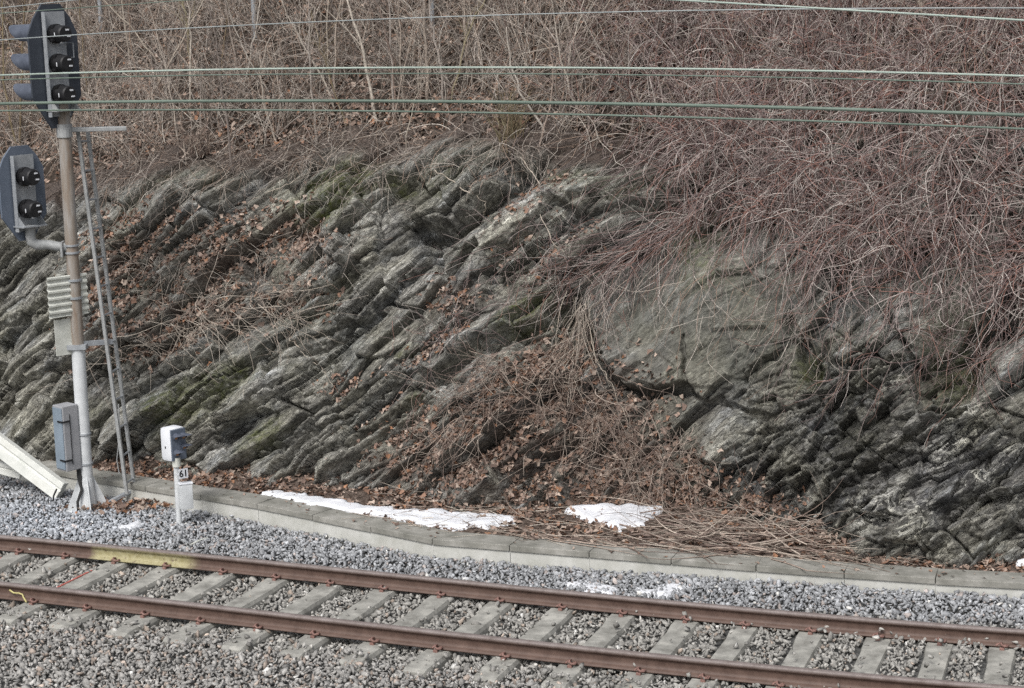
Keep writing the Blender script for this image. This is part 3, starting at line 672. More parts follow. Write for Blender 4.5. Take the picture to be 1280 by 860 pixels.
# ================================================================== CABLE TROUGH
def trough_line(n=600):
    a = np.linspace(-9.6, 8.2, n); b = bt(a); P = W(a, b, 0*a); d = np.concatenate([[0], np.cumsum(np.linalg.norm(np.diff(P, axis=0), axis=1))]); return P, d
TP, TD = trough_line()
def tl(d): return np.array([np.interp(d, TD, TP[:, k]) for k in range(3)])
joint_d = float(np.interp(ab(U(541, 681, ZL))[0], ab(TP)[0], TD))
LLEN = .92; d0 = joint_d-math.floor(joint_d/LLEN)*LLEN; kk = 0
ds_ = np.arange(d0, TD[-1]-LLEN, LLEN)
def seg_frame(da, db):
    p, q = tl(da), tl(db); X = (q-p)/np.linalg.norm(q-p); Y = np.cross([0, 0, 1], X); return p, q, X, Y
for i, d in enumerate(ds_):
    p, q, X, Y = seg_frame(d, d+LLEN); c = (p+q)/2; hl = np.linalg.norm(q-p)/2
    px = float(proj(c)[0])
    if px < -260 or px > 1500: continue
    bm = bmesh.new(); r = random.Random(i); tilt = r.uniform(-.004, .004)
    add_box(bm, c+Y*.16+np.array([0, 0, ZL+.036+r.uniform(-.003, .003)]), hl-.004, .175, .034, X=X+np.array([0, 0, tilt]), Y=Y, bev=.007)
    from_bm("trough_lid", bm, M_LID, None, label="weathered grey concrete lid slab in the row covering the cable trough", category="trough lid", group="lids of the cable trough")
for d in np.arange(d0-LLEN*2, TD[-1]-4*LLEN, 4*LLEN):
    da = max(d, .02); bm = bmesh.new(); ok = False
    bm2 = []
    for k in range(4):
        e0, e1 = max(da, d+k*LLEN), d+(k+1)*LLEN
        if e1 <= e0: continue
        p, q, X, Y = seg_frame(e0, e1); c = (p+q)/2; hl = np.linalg.norm(q-p)/2-(.003 if k in (0, 3) else 0)
        for off, z0, z1, th in ((.035, -.34, ZL-.0, .03), (.275, -.34, ZL, .03)):
            add_box(bm, c+Y*off+np.array([0, 0, (z0+z1)/2]), hl, th, (z1-z0)/2, X=X, Y=Y)
        add_box(bm, c+Y*.155+np.array([0, 0, -.31]), hl, .089, .03, X=X, Y=Y)
    px = float(proj(tl(d+2*LLEN))[0])
    if px < -350 or px > 1600: bm.free(); continue
    from_bm("cable_trough", bm, M_TROUGH, None, label="pale concrete trough section between the ballast and the rock, under grey lids", category="cable trough", group="sections of the cable trough")

# ================================================================== SNOW
def snow_patch(pts, zf, th, label):
    """irregular melting sheet with rounded edge: pts outline in the photo, zf ground height"""
    W3 = np.array([U(x, y, 0.12) for x, y in pts]); lo = W3.min(0)-.1; hi = W3.max(0)+.1
    st = .025; X, Y = np.meshgrid(np.arange(lo[0], hi[0], st), np.arange(lo[1], hi[1], st), indexing='ij'); P = np.stack([X.ravel(), Y.ravel(), 0*X.ravel()], 1)
    n = len(W3); ins = np.zeros(len(P), bool); dist = np.full(len(P), 9.0)
    jx = P[:, 0]+.09*perlin(P[:, 0]*4, P[:, 1]*4, 131)+.02*perlin(P[:, 0]*17, P[:, 1]*17, 133); jy = P[:, 1]+.09*perlin(P[:, 0]*5, P[:, 1]*7, 132)+.02*perlin(P[:, 0]*17, P[:, 1]*17, 134)
    for k in range(n):
        x0, y0 = W3[k][:2]; x1, y1 = W3[(k+1) % n][:2]
        c = ((y0 > jy) != (y1 > jy)) & (jx < (x1-x0)*(jy-y0)/(y1-y0+1e-12)+x0); ins ^= c
        L2 = (x1-x0)**2+(y1-y0)**2; t = np.clip(((jx-x0)*(x1-x0)+(jy-y0)*(y1-y0))/L2, 0, 1); dist = np.minimum(dist, np.hypot(jx-x0-t*(x1-x0), jy-y0-t*(y1-y0)))
    sd = np.where(ins, dist, -dist); g = zf(P)
    h = th*np.sqrt(np.clip(sd/.07, 0, 1))*(1+.25*perlin(P[:, 0]*3, P[:, 1]*3, 135))-.04*(sd < .01)
    P[:, 2] = g+h; F = grid_faces(*X.shape); F = F[(sd[F] > -.04).any(1)]
    return link("snow", fast_mesh("snow", P, F, True), M_SNOW, kind="stuff", label=label, category="snow")
zsoil = lambda P: (lambda a, b: strip_z(a, b))(*ab(P))
snow_patch([(322,619),(345,619),(400,628),(450,636),(500,643),(560,648),(610,651),(646,655),(648,661),(600,665),(560,663),(520,657),(480,651),(440,645),(390,636),(340,626)], lambda P: np.maximum(zsoil(P), .15)+.02, .03, "long thin strip of white snow behind the grey trough lids")
snow_patch([(712,643),(745,641),(790,642),(828,645),(815,654),(800,662),(775,668),(750,660),(722,652),(708,648)], lambda P: zsoil(P)+.03, .022, "oval patch of white snow among dead branches behind the trough")
snow_patch([(697,709),(730,710),(765,714),(775,722),(760,728),(735,724),(710,717),(694,713)], lambda P: zb(P[:, 0])+.012, .02, "thin snow patch on the ballast in front of the trough, left of two")
snow_patch([(790,716),(812,722),(845,716),(860,720),(835,729),(812,731),(800,726),(785,722)], lambda P: zb(P[:, 0])+.014, .02, "small snow patch on the ballast in front of the trough, right of two")
snow_patch([(1258,710),(1295,708),(1295,717),(1262,715)], lambda P: zsoil(P)+.03, .04, "scrap of snow behind the trough by the dark rock on the right")
snow_patch([(146,641),(168,637),(174,641),(155,646)], lambda P: zb(P[:, 0])+.02, .02, "tiny scrap of snow on the ballast beside the signal mast foot")

# ================================================================== SIGNAL MAST
def T(px, py, dy=0.0): return Vector(UY(px, py, MY+dy))
MB = U(111, 634, -.05); MY = float(MB[1]); ZUP = Vector((0, 0, 1))
mast = empty("signal_mast", MB, label="tall railway signal mast with two dark signal heads, ladder and cabinet", category="signal mast")
def mpart(name, bm, mat, parent=None, smooth=False, **pr):
    o = from_bm(name, bm, mat, None, smooth, **pr); par = parent or mast; o.parent = par
    o.matrix_parent_inverse = par_inv(par); return o
def par_inv(par):
    m = Matrix.Identity(4); q = par
    while q is not None:
        m = q.matrix_basis @ m if q.parent is None else q.matrix_parent_inverse @ m if False else m
        q = q.parent
    root = par
    while root.parent: root = root.parent
    return Matrix.Translation(-root.location) if par is root else Matrix.Identity(4)
def axis(py, off=0): # mast axis: straight line from the base to the top
    f = (634-py)/(634-130); a = T(110, 634); b = T(78.5, 130); return a.lerp(b, f)
bm = bmesh.new(); add_tube(bm, [axis(634)-ZUP*.15, axis(426)], .083, 20); mpart("lower_pole", bm, M_WHITE, smooth=True)
bm = bmesh.new(); add_tube(bm, [axis(428), axis(160), axis(128)], .078, 20); mpart("upper_pole", bm, M_POLE, smooth=True)
bm = bmesh.new(); mb = axis(634)-ZUP*.02
for an in (20, 110, 200, 290):
    d = Vector((math.cos(R_(an)), math.sin(R_(an)), 0)); t = d.cross(ZUP)*.007
    add_prism(bm, [mb+d*.07-t, mb+d*.24-t, mb+d*.24+ZUP*.05-t, mb+d*.075+ZUP*.45-t, mb+d*.07+ZUP*.45-t], t*2)
add_box(bm, mb-ZUP*.01, .26, .26, .012); add_tube(bm, [mb, mb+ZUP*.4], [.12, .09], 16); mpart("base_flange", bm, M_WHITE)
bm = bmesh.new()
for py in (302, 311): add_tube(bm, [axis(py)-ZUP*.012, axis(py)+ZUP*.012], .092, 18)
for py in (345, 367): add_tube(bm, [axis(py)-ZUP*.014, axis(py)+ZUP*.014], .094, 18)
for py in (539, 577): add_tube(bm, [axis(py)-ZUP*.010, axis(py)+ZUP*.010], .098, 18)
add_box(bm, axis(428), .115, .10, .03); mpart("clamps", bm, M_GALV)
# ladder
lad_l = [T(97.5, 165, .12), T(115, 320, .12), T(158.5, 617, .12)]; lad_r = [T(109.7, 165, .34), T(127, 320, .34), T(168, 609, .34)]
lad_l = [lad_l[0], lad_l[2]]; lad_r = [lad_r[0], lad_r[2]]
bm = bmesh.new()
for a, b in (lad_l, lad_r):
    d = (b-a).normalized(); add_box(bm, (a+b)/2, .021, .014, (b-a).length/2, X=Vector((1, -.4, 0)), Y=d.cross(Vector((1, -.4, 0))), Z=d)
ladder = mpart("ladder", bm, M_GALV2)
for k in range(13):
    f = .025+k*.079; bm = bmesh.new(); add_tube(bm, [lad_l[0].lerp(lad_l[1], f), lad_r[0].lerp(lad_r[1], f)], .013, 8); mpart("rung", bm, M_GALV, ladder, True)
bm = bmesh.new(); a = T(71, 162.5); b = T(158, 160.5, .2); d = (b-a).normalized()
add_box(bm, (a+b)/2, (b-a).length/2, .05, .026, X=d, Y=ZUP.cross(d), Z=ZUP, bev=.01); add_tube(bm, [axis(170), axis(154)], .095, 16); mpart("top_bracket", bm, M_GALV2)
bm = bmesh.new(); a = T(98, 430, -.02); b = T(140, 427, .22); d = (b-a).normalized(); add_box(bm, (a+b)/2, (b-a).length/2, .025, .030, X=d, Y=ZUP.cross(d), Z=ZUP); mpart('ladder_bracket', bm, M_GALV); bm = bmesh.new()
a = T(124, 634, .05); b = T(169, 611, .35); d = (b-a).normalized(); add_box(bm, (a+b)/2+ZUP*.0, (b-a).length/2, .03, .018, X=d, Y=ZUP.cross(d), Z=ZUP); mpart("ladder_bracket", bm, M_GALV)
bm = bmesh.new(); add_tube(bm, [T(148, 505, .3), T(150, 540, .28), T(146, 575, .3), T(149, 592, .3)], .008, 6); mpart("loose_wire", bm, M_GALV2, ladder)

NV = Vector((-.74, .67, 0)).normalized(); WV = Vector((.67, .74, 0)).normalized()
def signal_head(outline_c, half_w, z_top, z_bot, shoulder, lamps, plate_mat, hood_len, label):
    C0 = outline_c; zt, zb_ = z_top, z_bot; H = zt-zb_
    ol = [(-.22, 1), (.22, 1), (half_w/ .33*.33, 0)]; hw = half_w
    pts = [(-hw*.38, zt), (hw*.38, zt), (hw*.75, zt-shoulder*.55), (hw, zt-shoulder*1.15), (hw, zb_+shoulder*1.25), (hw*.3, zb_), (-hw*.3, zb_), (-hw, zb_+shoulder*1.25), (-hw, zt-shoulder*1.15), (-hw*.75, zt-shoulder*.55)]
    bm = bmesh.new(); add_prism(bm, [Vector((C0.x, C0.y, 0))+WV*x+ZUP*z for x, z in pts], -NV*.03)
    head = mpart("signal_head", bm, plate_mat, label=label)
    return head
def head_details(head, px_l, lamps, plate, hood_len, r=.115, hr=.112):
    zs = [l.z for l in lamps]
    c = Vector((plate.x, plate.y, 0)); zt, zb2 = max(zs)+.26, min(zs)-.27
    bm = bmesh.new(); bw = .155
    add_prism(bm, [c-NV*.055+WV*x+ZUP*z for x, z in ((-bw, zb2), (bw, zb2), (bw, zt), (-bw, zt))], -NV*.012)
    add_prism(bm, [c-NV*.05+WV*x+ZUP*z for x, z in ((-bw-.004, zb2), (-bw+.004, zb2), (-bw+.004, zt), (-bw-.004, zt))], -NV*.07)
    mpart("mounting_plate", bm, M_GALV, head)
    for z in zs:
        p = c+ZUP*z
        bm = bmesh.new(); add_tube(bm, [p-NV*.07, p-NV*.12], r, 20); add_tube(bm, [p-NV*.12, p-NV*.27, p-NV*.285], [r*.90, r*.84, r*.72], 20)
        for an in (40, 130, 220, 310): 
            q = p-NV*.13+(WV*math.cos(R_(an))+ZUP*math.sin(R_(an)))*r*.95; add_box(bm, q, .03, .016, .016, X=NV, Y=WV)
        lamp = mpart("lamp_housing", bm, M_BLACK, head, True)
        bm = bmesh.new()
        for an, l in ((35, .02), (-40, .028), (185, .016), (-95, .014)):
            q = p-NV*.21+(WV*math.cos(R_(an))+ZUP*math.sin(R_(an)))*r*.90; add_box(bm, q, .008, l*.8, .011, X=NV, Y=(WV*-math.sin(R_(an))+ZUP*math.cos(R_(an))))
        for an in (-35, 60):
            q = p-NV*.288+(WV*math.cos(R_(an))+ZUP*math.sin(R_(an)))*r*.45; add_box(bm, q, .004, .022, .009, X=NV, Y=WV)
        mpart("lamp_tag", bm, M_WHITE2, head)
        # hood: open half tube, cut obliquely
        bm = bmesh.new(); n = 20; rings = []
        for rr in (hr, hr-.006):
            for end in (0, 1):
                ring = []
                for k in range(n+1):
                    an = R_(-50+280*k/n); L = hood_len*(.62+.38*(.5+.5*math.sin(an))**.8) if end else .0
                    ring.append(bm.verts.new(p+NV*L+(WV*math.cos(an)+ZUP*math.sin(an))*rr*(1-.12*end)))
                rings.append(ring)
        for a, b in ((0, 1), (3, 2), (1, 3), (2, 0)):
            for k in range(n): bm.faces.new((rings[a][k], rings[a][k+1], rings[b][k+1], rings[b][k]))
        mpart("hood", bm, M_HOOD, head, True)
# upper head with three lamps
pc = T(67, 80, -.02)
h1 = signal_head(pc, .345, T(63, 5).z, T(64, 160).z, .30, None, M_NAVY, .5, "tall navy back plate carrying three lamps")
head_details(h1, None, [Vector((0, 0, T(67, y).z)) for y in (42, 79, 117)], pc, .80, hr=.125)
bm = bmesh.new(); q = axis(132); add_box(bm, pc-NV*.12+ZUP*(T(80, 137).z-pc.z), .17, .13, .008, X=WV, Y=NV)
for sx in (-.15, .15):
    b0_ = pc-NV*.06+WV*sx; z0 = T(80, 137).z; add_prism(bm, [Vector((b0_.x, b0_.y, z0)), Vector((b0_.x, b0_.y, z0+.17)), Vector((b0_.x, b0_.y, z0))-NV*.2], WV*.008)
add_tube(bm, [T(80, 160), T(80, 138)], .06, 12); mpart("head_bracket", bm, M_GALV2, h1)
bm = bmesh.new(); g = pc-NV*.08+WV*.15; zz = T(80, 54).z
add_tube(bm, [Vector((g.x, g.y, zz))+WV*0, Vector((g.x, g.y, zz))-NV*.1+WV*.02, Vector((g.x, g.y, zz-.17))-NV*.1+WV*.02, Vector((g.x, g.y, zz-.17))], .009, 8); mpart("handle", bm, M_GALV, h1, True)
# lower head with two lamps
pc2 = T(27, 240, -.02)
h2 = signal_head(pc2, .315, T(27, 182).z, T(27, 300).z, .24, None, M_NAVY2, .5, "slate blue back plate carrying two lamps on a side arm")
head_details(h2, None, [Vector((0, 0, T(27, y).z)) for y in (220, 260)], pc2, .72, hr=.125)
bm = bmesh.new(); z0 = T(35, 281).z; add_box(bm, pc2-NV*.12+ZUP*(z0-pc2.z), .17, .12, .008, X=WV, Y=NV)
for sx in (-.15, .15):
    b0_ = pc2-NV*.06+WV*sx; add_prism(bm, [Vector((b0_.x, b0_.y, z0)), Vector((b0_.x, b0_.y, z0+.17)), Vector((b0_.x, b0_.y, z0))-NV*.19], WV*.008)
mpart("head_bracket", bm, M_GALV, h2)
bm = bmesh.new(); e = axis(306); add_tube(bm, [T(37.5, 281, -.08), T(38, 295, -.08), T(39.5, 302, -.08), T(46, 306, -.07), T(60, 306, -.03), e], [.062, .062, .064, .066, .06, .055], 14); mpart("arm", bm, M_GALV2, h2, True)
bm = bmesh.new(); add_box(bm, axis(306)+Vector((-.105, -.02, 0)), .012, .09, .09); mpart("arm_flange", bm, M_GALV2, h2)
# ribbed boards: rear side of plates strapped to the mast
def board(c, ax, hw_, hh, ribs, name, parent=None):
    bm = bmesh.new(); ax = Vector(ax).normalized(); nn = ax.cross(ZUP).normalized(); n = ribs*8; rings = []
    for k in range(n+1):
        z = hh-2*hh*k/n; d = .012*max(-1, min(1, 2.2*math.sin(2*math.pi*ribs*k/n))) if ribs else 0
        rings.append([bm.verts.new(c+ax*x+ZUP*(z+.03*0)+nn*(d+t)) for x, t in ((-hw_, 0), (hw_, 0), (hw_, .006), (-hw_, .006))])
    for a, b in zip(rings[:-1], rings[1:]):
        for j in range(4): bm.faces.new((a[j], a[(j+1) % 4], b[(j+1) % 4], b[j]))
    bm.faces.new(rings[0]); bm.faces.new(rings[-1][::-1])
    return mpart(name, bm, M_BOARD)
axb = Vector((.80, .60, .0))
def rake(c, ax, hw_, hh, ribs, name): return board(c, ax, hw_, hh, ribs, name)
rake(T(80, 370, -.12)+Vector((.04, .03, 0)), (.74, .67, 0), .27, .25, 6, "ribbed_board")
bm = bmesh.new(); c = T(80, 421.5, -.10); ax = Vector((.8, .6, 0)); add_box(bm, c, .115, .006, .22, X=ax, Y=ax.cross(ZUP), Z=ZUP); mpart("narrow_board", bm, M_BOARD)
# cabinet
bm = bmesh.new(); c = T(84, 546, -.10); cx_ = Vector((.72, -.69, 0)); cy_ = Vector((.69, .72, 0))
cx_ = Vector((.72, -.69, 0)); cy_ = Vector((.69, .72, 0))
add_box(bm, c, .11, .11, .41, X=cx_, Y=cy_, bev=.012); cab = mpart("cabinet", bm, M_GALV2)
cab.data.materials[0] = simple_mat("grey_cabinet_paint", (.27, .275, .29), (.36, .365, .38), 3, .45, .5, bmp=.04)
bm = bmesh.new(); l = c-cy_*.117; add_box(bm, l, .095, .006, .385, X=cx_, Y=cy_, bev=.003)
d_ = mpart("cabinet_door", bm, simple_mat("blue_grey_door_paint", (.17, .215, .26), (.26, .32, .38), 2.5, .4, .5, bmp=.03), cab)
bm = bmesh.new()
for dz in (.22, -.27): add_box(bm, c+cx_*.118+ZUP*dz-cy_*.07, .010, .045, .009, X=cx_, Y=cy_); add_box(bm, c+cx_*.06+ZUP*dz-cy_*.128, .05, .008, .009, X=cx_, Y=cy_)
add_tube(bm, [c+cx_*.116+ZUP*.30-cy_*.02, c+cx_*.116-ZUP*.33-cy_*.02], .005, 6); mpart("latch", bm, M_BLACK, cab)
bm = bmesh.new()
for dx in (0, .035): add_tube(bm, [T(97+dx*60, 582, -.06), T(98+dx*80, 597, -.08), T(102, 612, -.12+dx), T(97, 628, -.15), T(98, 640, -.15)], .018, 8)
mpart("power_cable", bm, M_RUBBER, smooth=True)

# ================================================================== DWARF SIGNAL
DB = U(224, 656, -.05); MY = float(DB[1])
dwarf = empty("dwarf_signal", DB, label="low white trackside signal with four small hoods, on a short pole in the ballast", category="dwarf signal")
def dpart(name, bm, mat, parent=None, smooth=False, **pr):
    o = from_bm(name, bm, mat, None, smooth, **pr); par = parent or dwarf; o.parent = par
    o.matrix_parent_inverse = Matrix.Translation(-dwarf.location) if par is dwarf else Matrix.Identity(4); return o
bm = bmesh.new(); add_tube(bm, [T(224.5, 662), T(220, 577)], .034, 16); dpart("pole", bm, M_WHITE, smooth=True)
bm = bmesh.new(); add_tube(bm, [T(221, 583), T(220, 572)], .052, 16); dpart("collar", bm, M_BOARD, smooth=True)
FN = Vector((.74, -.67, 0)).normalized(); FW_ = Vector((.67, .74, 0)).normalized()
hc = T(219, 554.5, .05)
bm = bmesh.new(); add_box(bm, hc-FN*.045, .10, .115, .205, X=FN, Y=FW_, bev=.05); dh = dpart("signal_box", bm, M_WHITE2, smooth=True)
bm = bmesh.new(); add_box(bm, hc+FN*.062, .010, .108, .19, X=FN, Y=FW_, bev=.009); dpart("front_plate", bm, M_NAVY2, dh)
M_AMB = simple_mat("amber_lens", (.36, .15, .055), (.48, .24, .09), 30, .25, .6)
for u, v in ((-.045, .10), (.065, .09), (.065, -.035), (-.045, -.10)):
    p = hc+FN*.068+FW_*u+ZUP*v
    bm = bmesh.new(); add_tube(bm, [p, p+FN*.02], [.034, .028], 14); dpart("lens", bm, M_AMB, dh, True)
    bm = bmesh.new(); n = 14; rings = []
    for rr in (.047, .043):
        for end in (0, 1):
            rings.append([bm.verts.new(p+FN*(.17*(.22+.78*max(0, math.sin(R_(-35+250*k/n)))) if end else 0)+(FW_*math.cos(R_(-35+250*k/n))+ZUP*math.sin(R_(-35+250*k/n)))*rr*(1-.15*end)) for k in range(n+1)])
    for a, b in ((0, 1), (3, 2), (1, 3), (2, 0)):
        for k in range(n): bm.faces.new((rings[a][k], rings[a][k+1], rings[b][k+1], rings[b][k]))
    dpart("hood", bm, M_HOOD, dh, True)
bm = bmesh.new(); add_box(bm, hc-FW_*.117-FN*.04-ZUP*.03, .008, .004, .012, X=FN, Y=FW_); dpart("lock", bm, M_BLACK, dh)
jc = T(232.5, 620, -.03)
bm = bmesh.new(); add_box(bm, jc, .078, .05, .155, X=(.94, .34, 0), Y=(-.34, .94, 0), bev=.014); jb = dpart("junction_box", bm, M_WHITE, smooth=True)
bm = bmesh.new(); add_box(bm, jc+Vector((.0, -.0, .16)), .085, .055, .008, X=(.94, .34, 0), Y=(-.34, .94, 0), bev=.004); dpart("box_lid", bm, M_WHITE2, jb)
pc3 = T(229, 592, -.07); sx = Vector((.80, .60, 0)); sy = Vector((0, 0, 1)); sn = Vector((.60, -.80, 0))
bm = bmesh.new(); add_box(bm, pc3, .062, .004, .058, X=sx, Y=sn, Z=sy); add_box(bm, pc3-sx*.07-sn*.01, .03, .004, .008, X=sx, Y=sn); pl = dpart("number_plate", bm, M_WHITE2)
tc = bpy.data.curves.new("numerals", 'FONT'); tc.body = "61"; tc.size = .115; tc.align_x = 'CENTER'; tc.align_y = 'CENTER'; tc.extrude = .001; tc.offset = .002
to = bpy.data.objects.new("numerals", tc); COL.objects.link(to); tc.materials.append(M_BLACK); to.parent = pl
mw = Matrix(((sx.x, sy.x, sn.x, 0), (sx.y, sy.y, sn.y, 0), (sx.z, sy.z, sn.z, 0), (0, 0, 0, 1))); mw.translation = pc3+sn*.006
bpy.context.view_layer.update(); nm = bpy.data.meshes.new_from_object(to); bpy.data.objects.remove(to)
to = link('numerals', nm, M_BLACK, pl); to.matrix_basis = mw

# ================================================================== FALLEN WHITE BEAMS (left edge)
def beam(p, q, hw_, hh, label, groove=True):
    p, q = Vector(p), Vector(q); d = (q-p).normalized(); side = Vector((d.z, 0, -d.x)).normalized() if abs(d.y) < .9 else Vector((0, 0, 1)); 
    nrm = d.cross(side).normalized()
    if nrm.y > 0: nrm = -nrm
    # channel section: web facing the camera with two raised flanges
    sec = [(-hw_, 0), (hw_, 0), (hw_, .07), (hw_-.018, .07), (hw_-.018, .018), (.02, .018), (.012, .03), (-.012, .03), (-.02, .018), (-hw_+.018, .018), (-hw_+.018, .07), (-hw_, .07)]
    sec = [(-hw_, 0), (hw_, 0), (hw_, hh), (hw_*.35, hh), (hw_*.25, hh-.02), (hw_*.1, hh-.02), (0, hh-.005), (-hw_, hh-.005)]
    bm = bmesh.new(); add_prism(bm, [p+side*x+nrm*(z-hh) for x, z in sec], q-p); bmesh.ops.bevel(bm, geom=bm.edges[:], offset=.004, segments=1, affect='EDGES')
    return from_bm("fallen_post", bm, M_BEAM, None, label=label, category="post", group="white posts leaning at the left edge")
y0 = float(U(74, 622, -.03)[1])
beam(UY(74, 615, y0-.05), UY(-130, 462, y0+.9), .125, .12, "broad chalky white post leaning up across the left edge, its foot in the ballast")
beam(UY(25, 592, y0+.45), UY(-120, 556, y0+.75), .075, .08, "narrower off white post lying low behind the broad leaning one")
bm = bmesh.new(); add_tube(bm, [UY(66, 630, y0-.2), UY(67, 620, y0-.22), UY(71, 611, y0-.2)], .012, 6); from_bm("iron_hook", bm, M_RUBBER, None, True, label="small dark bent iron rod sticking up before the foot of the leaning white post", category="rod")

# ================================================================== OVERHEAD WIRES
def wire(pts, D, r, mat, label, name="overhead_wire"):
    """pts on the photo; wire hangs in a vertical plane parallel to the track, crossing x=0 at depth D"""
    th = TH0+.02; n = np.array([-math.sin(th), math.cos(th), 0]); d0_ = n@np.array([0, D, 0]); out = []
    for x, y in pts:
        d = ray(x, y); out.append(CAMP+d*(d0_/(n@d)))
    P = np.array(out); s = P@np.array([math.cos(th), math.sin(th), 0]); c = np.polyfit(s, P[:, 2], 2 if len(pts) > 3 else 1)
    ss = np.linspace(s.min()-9, s.max()+6, 60); Q = np.array([n*d0_+np.array([math.cos(th), math.sin(th), 0])*t for t in ss]); Q[:, 2] = np.polyval(c, ss)
    bm = bmesh.new(); add_tube(bm, [tuple(q) for q in Q], r, 8)
    print("wire z", round(float(np.polyval(c, 0)), 2))
    return from_bm(name, bm, mat, None, True, label=label, category="overhead wire", group="railway overhead wires")
wire([(0,94),(210,88.5),(430,84.5),(640,84),(860,86.5),(1070,90),(1280,94.5)], 16.9, .0085, M_WIRE_G, "bright pale green overhead wire, thickest of the upper close pair")
wire([(0,100),(420,92),(640,92),(860,95),(1280,105)], 17.3, .006, M_WIRE_D, "thin dim wire just below the bright pale green one")
wire([(0,129.5),(420,126.5),(640,127.5),(860,131.5),(1280,144)], 12.4, .0105, M_WIRE_D, "thick dark green overhead wire, upper of the lowest close pair")
wire([(0,138.5),(420,138.5),(640,141),(860,147),(1280,161)], 12.6, .0062, M_WIRE_D, "thin dark green wire, lowest of all the overhead wires")
wire([(0,49.5),(210,37.5),(420,26.5),(640,18),(860,12.5),(1070,10.5),(1280,10.5)], 17.0, .005, M_WIRE_L, "thin grey wire slanting up from beside the top signal head")
wire([(820,-1),(1040,10.0),(1280,26)], 12.5, .006, M_WIRE_G, "green wire slanting down across the top right corner")
wire([(0,10),(60,3.5),(95,0)], 16.5, .004, M_WIRE_L, "topmost thin wire crossing the upper left corner")
wire([(0,17),(90,10),(210,2)], 16.8, .004, M_WIRE_D, "faint thin wire just below the topmost one at the upper left corner")

# ================================================================== TWIGS, SHRUBS, LEAVES
def unit(v): return v/(np.linalg.norm(v, axis=-1, keepdims=True)+1e-9)
ZV = np.array([0, 0, 1.0])
def grow(P0, D, L, K=8, grav=.3, wob=.5, coll=True, kink=.0, clear=.03):
    n = len(P0); pts = np.zeros((n, K, 3)); pts[:, 0] = P0; d = unit(D).copy(); L = np.broadcast_to(L, (n,)); st = (L/(K-1))[:, None]
    om = rng.normal(size=(n, 3))*wob; grav = np.broadcast_to(grav, (n,))[:, None]; clr = clear*(.3+rng.random(n)*1.6)
    for k in range(1, K):
        om = om*.75+rng.normal(size=(n, 3))*wob*.55
        d = unit(d+om*st*2.2-ZV*grav*st*2+rng.normal(size=(n, 3))*kink*np.sqrt(st))
        p = pts[:, k-1]+d*st
        if coll:
            a, b = ab(p); bs = bsurf(a, p[:, 2])-clr; over = np.maximum(b-bs, 0); over = np.minimum(over, .25); p = p-over[:, None]*B
            db = d@B; d = np.where((over > 0)[:, None] & (db > 0)[:, None], unit(d-db[:, None]*B*.9), d)
        pts[:, k] = p
    return pts
def tubes(name, P, r0, r1, tint, mat=None, parent=None, **props):
    """P (n,K,3) centre lines, r0/r1 radii at the ends; three-sided twigs"""
    n, K, _ = P.shape; T_ = np.gradient(P, axis=1); T_ = unit(T_); ref = unit(rng.normal(size=(n, 1, 3)))
    u = unit(np.cross(T_, ref)); v = np.cross(T_, u); r = (np.broadcast_to(r0, (n,))[:, None]*(1-np.linspace(0, 1, K))+np.broadcast_to(r1, (n,))[:, None]*np.linspace(0, 1, K))[..., None]
    V = np.stack([P+(u*math.cos(an)+v*math.sin(an))*r for an in (0, 2.094, 4.189)], 2).reshape(-1, 3)
    i = (np.arange(n)[:, None, None]*K+np.arange(K-1)[None, :, None])*3; j = np.arange(3)[None, None, :]; j2 = (j+1) % 3
    F = np.stack([i+j, i+j2, i+3+j2, i+3+j], -1).reshape(-1, 4)
    C = np.repeat(np.concatenate([tint, np.ones((n, 1))], 1), K*3, 0)
    return link(name, fast_mesh(name, V, F, True, {"tint": ("FLOAT_COLOR", "POINT", C)}), mat or M_TWIG, parent, **props)
def branch(P, m, spread=.8, t0=.15, t1=.95):
    n, K, _ = P.shape; i = rng.integers(0, n, m); f = rng.uniform(t0, t1, m)*(K-1); k = np.clip(f.astype(int), 0, K-2); fr = (f-k)[:, None]
    st = P[i, k]*(1-fr)+P[i, k+1]*fr; d = unit(P[i, k+1]-P[i, k]); return st, unit(d+rng.normal(size=(m, 3))*spread*.7), i
PAL = {"purple": [(.25, .185, .175), (.33, .265, .25), (.17, .125, .12), (.31, .175, .145), (.54, .49, .45), (.40, .335, .31)],
       "grey": [(.32, .27, .235), (.42, .37, .33), (.23, .195, .175), (.34, .25, .195), (.55, .50, .44), (.47, .41, .35)],
       "pale": [(.48, .42, .35), (.56, .50, .43), (.38, .32, .27)], "brown": [(.25, .19, .16), (.35, .28, .235), (.20, .15, .13), (.46, .39, .33)],
       "olive": [(.26, .21, .13), (.30, .26, .17), (.22, .17, .11)]}
def tints(n, pal, w_=None):
    c = np.array(PAL[pal]); i = rng.integers(0, len(c), n); t = c[i]*rng.uniform(.7, 1.25, (n, 1)); return t
def pick(kind, n, wf):
    """choose n surface points; wf(px,py,a) -> weight"""
    if kind == "hill": P, X, Y, Nn = HP, HPX, HPY, None
    else: P, X, Y, Nn = RP, RPX, RPY, RN
    m = np.where((X > -140) & (X < 1420) & (Y > -260) & (Y < 760) & (used if kind == "rock" else True))[0]
    wv = np.clip(wf(X[m], Y[m], P[m]), 0, None); wv = wv/wv.sum(); i = rng.choice(m, n, p=wv); return P[i]+rng.normal(size=(n, 3))*.02, i
def dirs(n, a=0, up=0, out=0, spread=.4):
    return unit(np.array(A)*a+ZV*up-B*out+rng.normal(size=(n, 3))*spread)
STUFF = dict(kind="stuff")

